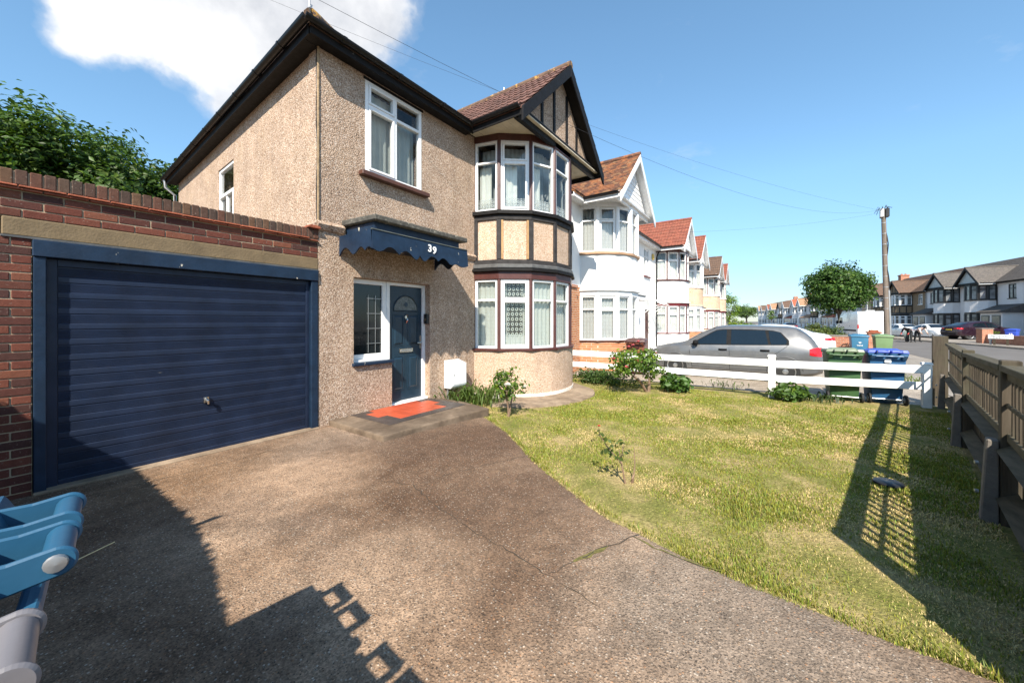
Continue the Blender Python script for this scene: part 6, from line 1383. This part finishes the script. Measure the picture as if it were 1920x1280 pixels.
hp = at_px(1378, 30); shrub('hedge', 'bright green garden hedge beyond the roof of the silver car', (hp.x, hp.y, .75), (.9, .8, .85), 60, 60, .14, .12, (.12, .19, .02), 23, cat_='hedge')
hp = at_px(1400, 34); shrub('hedge', 'lower bright green hedge next to the taller one beyond the silver car', (hp.x, hp.y, .6), (1.3, .7, .7), 60, 60, .14, .12, (.10, .17, .02), 24, cat_='hedge')
hp = row_px(1855, 6.2); shrub('shrub', 'round yellow green shrub behind the long low brick wall', (hp.x, hp.y, .42), (.45, .45, .42), 30, 50, .09, .09, (.14, .20, .02), 25)
# rose flower: layered petals
def rose(parent, c, r_, mat, seed):
    m = MB(); rr = random.Random(seed)
    for ring_, (n_, rad, tilt) in enumerate(((3, .35, .3), (5, .65, .7), (6, 1.0, 1.1))):
        for k in range(n_):
            a = 2 * math.pi * k / n_ + ring_ * .5 + rr.uniform(-.2, .2); u = V(math.cos(a), math.sin(a), 0); s = V(-u.y, u.x, 0); q0 = V(*c) - V(0, 0, r_ * .4); q1 = q0 + u * r_ * rad + V(0, 0, r_ * (1.1 - .5 * tilt))
            mid = q0.lerp(q1, .55); w = r_ * .5; m.add([q0, mid - s * w, q1 - s * w * .5, q1 + s * w * .5, mid + s * w], [(0, 1, 2, 3, 4)])
    return m.build('flower', mat, parent, recalc=False)
def rose_bush(label, base_, canes, heads_, size, col, seed, flowers, group=None):
    t = thing('rose_bush', label, 'rose bush', base_, world=True, group=group); m = MB(); b = V(*base_)
    for pts, r0 in canes: m.tube([b + V(*p) for p in pts], [r0 * (1 - .6 * i / (len(pts) - 1)) for i in range(len(pts))], 7)
    m.build('stem', 'cane', t, smooth=50); Ps, Os = [], []
    for i, (c, r_, n_, per, rc) in enumerate(heads_):
        P, O, _ = clump_points(b + V(*c), r_, n_, per, rc, .45, seed=seed + i); Ps.append(P); Os.append(O)
    P, O = np.concatenate(Ps), np.concatenate(Os); leaves('foliage', P, size * (.6 + .7 * rng.random(len(P))), leaf_cols(len(P), col, .4, None, .15), t, outward=O, aspect=.65)
    for k, (c, r_, mat) in enumerate(flowers): rose(t, b + V(*c), r_, mat, seed + k)
    return t
rose_bush('rose bush with one white bloom beside the doorstep', (2.2, -1.66, -.05), [(((0, 0, -.05), (-.03, 0, .2), (-.09, .02, .45)), .02), (((0, 0, 0), (.07, .0, .22), (.14, .02, .45)), .018), (((-.03, 0, .2), (.0, .05, .5)), .012)],
          [((.0, .02, .52), (.30, .28, .26), 60, 12, .05)], .055, (.075, .135, .018), 31, [((-.26, -.16, .56), .055, 'white_petal'), ((.12, -.22, .48), .03, 'white_petal'), ((.22, .1, .36), .028, 'white_petal')])
rose_bush('leaning rose bush with pink blooms on a gnarled stem by the rail fence', (5.82, -2.85, -.10), [(((.05, 0, -.05), (-.15, .1, .25), (-.35, .25, .42), (-.2, .2, .65)), .035), (((.08, 0, -.05), (.1, -.02, .15), (.09, -.03, .32)), .045), (((-.35, .25, .42), (-.6, .4, .62)), .015), (((-.3, .2, .4), (.05, .1, .72)), .015)],
          [((-.25, .2, .75), (.62, .55, .27), 95, 12, .07), ((-.55, .38, .55), (.28, .28, .18), 22, 12, .06), ((.2, -.1, .45), (.26, .26, .25), 30, 10, .06)], .075, (.085, .15, .020), 37,
          [((-.72, .5, .78), .05, 'pink_petal'), ((-.62, .28, .60), .065, 'pink_petal'), ((-.28, .1, .83), .055, 'pink_petal'), ((-.35, .3, 1.02), .05, 'pink_petal'), ((-.2, .25, 1.05), .045, 'pink_petal'), ((.02, .2, 1.12), .05, 'pink_petal'), ((.3, -.1, .85), .05, 'pink_petal'), ((.42, -.22, .42), .05, 'pink_petal'), ((-.1, .0, .92), .04, 'pink_petal')])
rose_bush('sparse young rose in the lawn with one red bud and a bare cane', (.74, -4.06, -.005), [(((-.04, .02, -.02), (-.06, .05, .18), (-.05, .08, .3)), .010), (((-.06, .05, .18), (-.16, .16, .36), (-.22, .2, .46), (-.23, .2, .53)), .006), (((-.05, .06, .2), (.02, .06, .34)), .006), (((.04, -.02, -.02), (.07, -.03, .15), (.085, -.02, .30)), .008), (((.02, -.02, 0), (.0, -.03, .05), (.02, -.04, .09)), .014)],
          [((-.1, .1, .33), (.12, .12, .12), 13, 3, .03), ((-.2, .2, .43), (.08, .06, .06), 5, 3, .03)], .05, (.055, .085, .02), 43, [((-.23, .2, .545), .016, 'red_petal')])
# weeds and low plants along the wall and fence
def tuft(label, c, n_, h, spread, col, seed, wid=.02, name='low_plant', leafy=0, group=None):
    """arching strap leaves from a common base"""
    t = thing(name, label, 'plant', c, world=True, group=group); g_ = np.random.default_rng(seed); vs = []; fs = []; cs = []
    for k in range(n_):
        a = g_.random() * 6.283; l = h * (.5 + .7 * g_.random()); o = V(c[0] + g_.normal() * spread, c[1] + g_.normal() * spread, c[2]); d = V(math.cos(a), math.sin(a), 0); s = V(-d.y, d.x, 0) * wid * (.6 + .8 * g_.random()); b = len(vs)
        rr = .3 + .7 * g_.random(); pts = [o, o + d * l * .3 * rr + V(0, 0, l * .55), o + d * l * .65 * rr + V(0, 0, l * .8), o + d * l * rr + V(0, 0, l * .62)]
        for i, p_ in enumerate(pts): w = (.5, 1, .9, .05)[i]; vs += [tuple(p_ - s * w), tuple(p_ + s * w)]
        fs += [(b, b + 1, b + 3, b + 2), (b + 2, b + 3, b + 5, b + 4), (b + 4, b + 5, b + 7, b + 6)]; cc = np.array(col) * (.6 + .8 * g_.random()); cs += [cc] * 8
    colour_mesh('foliage', np.array(vs), np.array(fs), np.array(cs), 'leaf', t); return t
tuft('weedy clump of green plants under the white meter box', (2.62, -.42, -.06), 160, .36, .22, (.075, .12, .025), 51, .014)
tuft('tall fine weeds between the meter box and the rose bush', (2.85, -.75, -.07), 140, .34, .2, (.09, .13, .03), 52, .009)
shrub('low_plant', 'dark leafy peony plant at the foot of the rail fence beside the pink rose', (6.30, -3.35, .10), (.36, .36, .2), 60, 9, .05, .13, (.05, .105, .018), 53, cat_='plant')
shrub('low_plant', 'leafy green plant at the foot of the white fence post', (6.58, -5.42, .06), (.3, .36, .17), 55, 9, .05, .11, (.06, .115, .02), 54, cat_='plant')
tuft('trailing weeds with pink flowers under the lower rail by the bins', (6.85, -5.95, -.10), 70, .16, .2, (.04, .07, .02), 55, .014)
shrub('low_hedge', 'low dark green ground planting under the rail fence near the bay', (6.35, -1.6, .06), (.35, 1.0, .18), 80, 30, .08, .06, (.045, .085, .018), 56, cat_='plant')
tuft('weeds growing out of the forecourt near the silver car', (7.6, -4.2, -.10), 60, .14, .3, (.08, .12, .03), 57, .008)
tuft('grass weeds at the foot of the blue bin by the pavement', (10.6, -8.1, -.11), 90, .28, .3, (.11, .15, .03), 58, .010)
# clipped hedge on the left boundary (out of frame, it shades the drive)
HG = thing('boundary_hedge', 'clipped dark hedge along the drive on the side away from the lawn', 'hedge', (-4.1, -1.6, 0), world=True)
hv = []; ho = []; hg = np.random.default_rng(77)
def hedge_top(y): return float(np.interp(-y, [0, 2.65, 3.2, 3.6, 3.75, 5, 7.2], [1.86, 1.86, 1.79, 1.70, 1.66, 1.5, 1.45]))
n_ = 52000; yy = hg.random(n_) * 7.2 - 7.0; side_ = hg.random(n_)
xx = np.where(side_ < .4, -3.62 - hg.random(n_) * .06, -3.62 - hg.random(n_) * .9); ht = np.array([hedge_top(v) for v in yy]); zz = np.where(side_ < .4, hg.random(n_) * ht, ht - hg.random(n_) * .06)
P = np.stack([xx, yy, zz], 1); leaves('foliage', P, .055 * (.6 + .7 * hg.random(n_)), leaf_cols(n_, (.04, .075, .015), .35), HG, up=.3)
m = MB(); m.prism([(-3.63, .0, 0), (-3.63, .0, 1.84), (-3.63, -2.65, 1.84), (-3.63, -3.2, 1.77), (-3.63, -3.6, 1.68), (-3.63, -5, 1.48), (-3.63, -6.95, 1.43), (-3.63, -6.95, 0)], (-.88, 0, 0)); m.build('core', 'hedge_core', HG) if 'hedge_core' in M else None
M['hedge_core'] = simple('inner_twigs', (.02, .025, .01), .95); m.build('core', 'hedge_core', HG)
sp = MB(); sp.tube([(-3.63, -2.66, 1.80), (-3.58, -2.70, 1.90), (-3.56, -2.74, 1.95)], [.02, .03, .006], 5); sp.build('shoot', 'hedge_core', HG)
# drain cover in the shaded lawn, painted sliver of sunlight on the drive, paper by the fence
m = MB(); m.lathe([(.11, 0), (.11, .012), (.1, .02), (.001, .02)], (2.2, -6.03, gz(2.2) + .012), n=20); o = m.build('drain_cover', 'black_plastic', None, smooth=40); tag(o, 'round dark drain cover lying in the shaded grass', 'drain cover')
m = MB(); m.tube([(-2.177, -1.595, .03), (-2.33, -1.672, .031), (-2.482, -1.753, .03)], .0035, 5); o = m.build('painted_sun_sliver', 'painted_sun_sliver', None) if 'painted_sun_sliver' in M else None
M['painted_sun_sliver'] = simple('painted_sunlight', (.80, .58, .30), .8); o = m.build('painted_sun_sliver', 'painted_sun_sliver', None); tag(o, 'thin bright strip painted as a sliver of sunlight on the shaded concrete drive', 'painted_sun_sliver')

# ------------------------------------------------------------------ grass
def in_lawn(x, y):
    e = np.interp(-y, ey, ex); ok = (x > np.where(y < -1.2, e - .03, 2.3)) & (y > fence_y(x) + .05) & (x < 6.75 + .03 * 0)
    pox = np.array([p[0] for p in po]); poy = np.array([p[1] for p in po])
    yp = np.interp(x, pox, poy); return ok & ((x < pox[0]) & (y < -.7) | (x >= pox[0]) & (y < yp - .015) | (x > 6.2) & (y < -.6))
def vnoise(x, y, s, seed=0.0): return np.array([mnoise.noise(Vector((a * s, b * s, seed))) for a, b in zip(x, y)])
N = 640000; X = rng.random(N) * 7.4 - .5; Y = -rng.random(N) * 7.8
dist = np.hypot(X - CAM.x, Y - CAM.y); keep = in_lawn(X, Y) & (rng.random(N) < np.clip(3.4 / dist, .22, 1.0) ** .8)
X, Y, dist = X[keep], Y[keep], dist[keep]; N = len(X)
gxs, gys = np.meshgrid(np.linspace(-.6, 7.2, 157), np.linspace(-8, 0, 161), indexing='ij')
f1 = np.array([mnoise.noise(Vector((a * 1.1, b * 1.1, 1.0))) + .6 * mnoise.noise(Vector((a * 3.1, b * 3.1, 5.0))) + .35 * mnoise.noise(Vector((a * 8, b * 8, 7.0))) for a, b in zip(gxs.ravel(), gys.ravel())]).reshape(gxs.shape)
ix = np.clip(((X + .6) / 7.8 * 156).astype(int), 0, 156); iy = np.clip(((Y + 8) / 8 * 160).astype(int), 0, 160); dry = f1[ix, iy]
Z = np.array([gz(a) for a in np.linspace(-1, 8, 901)])[np.clip(((X + 1) / 9 * 900).astype(int), 0, 900)] - .012
n2 = 4500; ye = -1.5 - rng.random(n2) * 5.2; xe_ = np.interp(-ye, ey, ex) + .02 + np.abs(rng.normal(size=n2)) * .035          # longer fringe along the drive edge
X = np.concatenate([X, xe_]); Y = np.concatenate([Y, ye]); dist = np.hypot(X - CAM.x, Y - CAM.y); dry = np.concatenate([dry, rng.normal(size=n2) * .3 - .1]); Z = np.concatenate([Z, np.array([gz(a) for a in xe_]) - .012]); N0 = N; N = len(X)
isdry = rng.random(N) < np.clip(.54 + 1.0 * dry, .08, .96)
h = (.013 + .020 * rng.random(N)) * np.where(isdry, .8, 1.0) * (1 + .35 * np.clip(-dry, 0, 1)); h[N0:] *= .8 + 1.1 * rng.random(n2); a = rng.random(N) * 6.283; lean = np.where(isdry, 1.3, .75) * rng.random(N)
w = (.0018 + .0014 * rng.random(N)) * np.clip(dist / 3.0, 1, 2.6); dx, dy = np.cos(a), np.sin(a)
B = np.stack([X, Y, Z], 1); S_ = np.stack([-dy * w, dx * w, np.zeros(N)], 1); T = B + np.stack([dx * h * lean, dy * h * lean, h * np.where(isdry, .75, 1.0)], 1)
Mi = B + np.stack([dx * h * lean * .35, dy * h * lean * .35, h * .6 * np.where(isdry, .6, 1.0)], 1)
v = np.stack([B - S_, B + S_, Mi + S_ * .8, Mi - S_ * .8, T], 1).reshape(-1, 3)
k5 = np.arange(N)[:, None] * 5; f = np.concatenate([k5 + np.array([0, 1, 2]), k5 + np.array([0, 2, 3]), k5 + np.array([3, 2, 4])])
gcol = np.array([.205, .255, .040])[None] * (.6 + .75 * rng.random((N, 1))); gcol[:, 0] *= (.85 + .6 * rng.random(N)); dcol = np.array([.60, .46, .22])[None] * (.40 + .95 * rng.random((N, 1)))
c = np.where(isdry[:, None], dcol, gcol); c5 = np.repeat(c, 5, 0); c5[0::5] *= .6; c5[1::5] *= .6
go = colour_mesh('grass', v, f, c5, 'blade'); tag(go, 'short patchy green and strawy lawn grass', 'grass', kind='stuff')
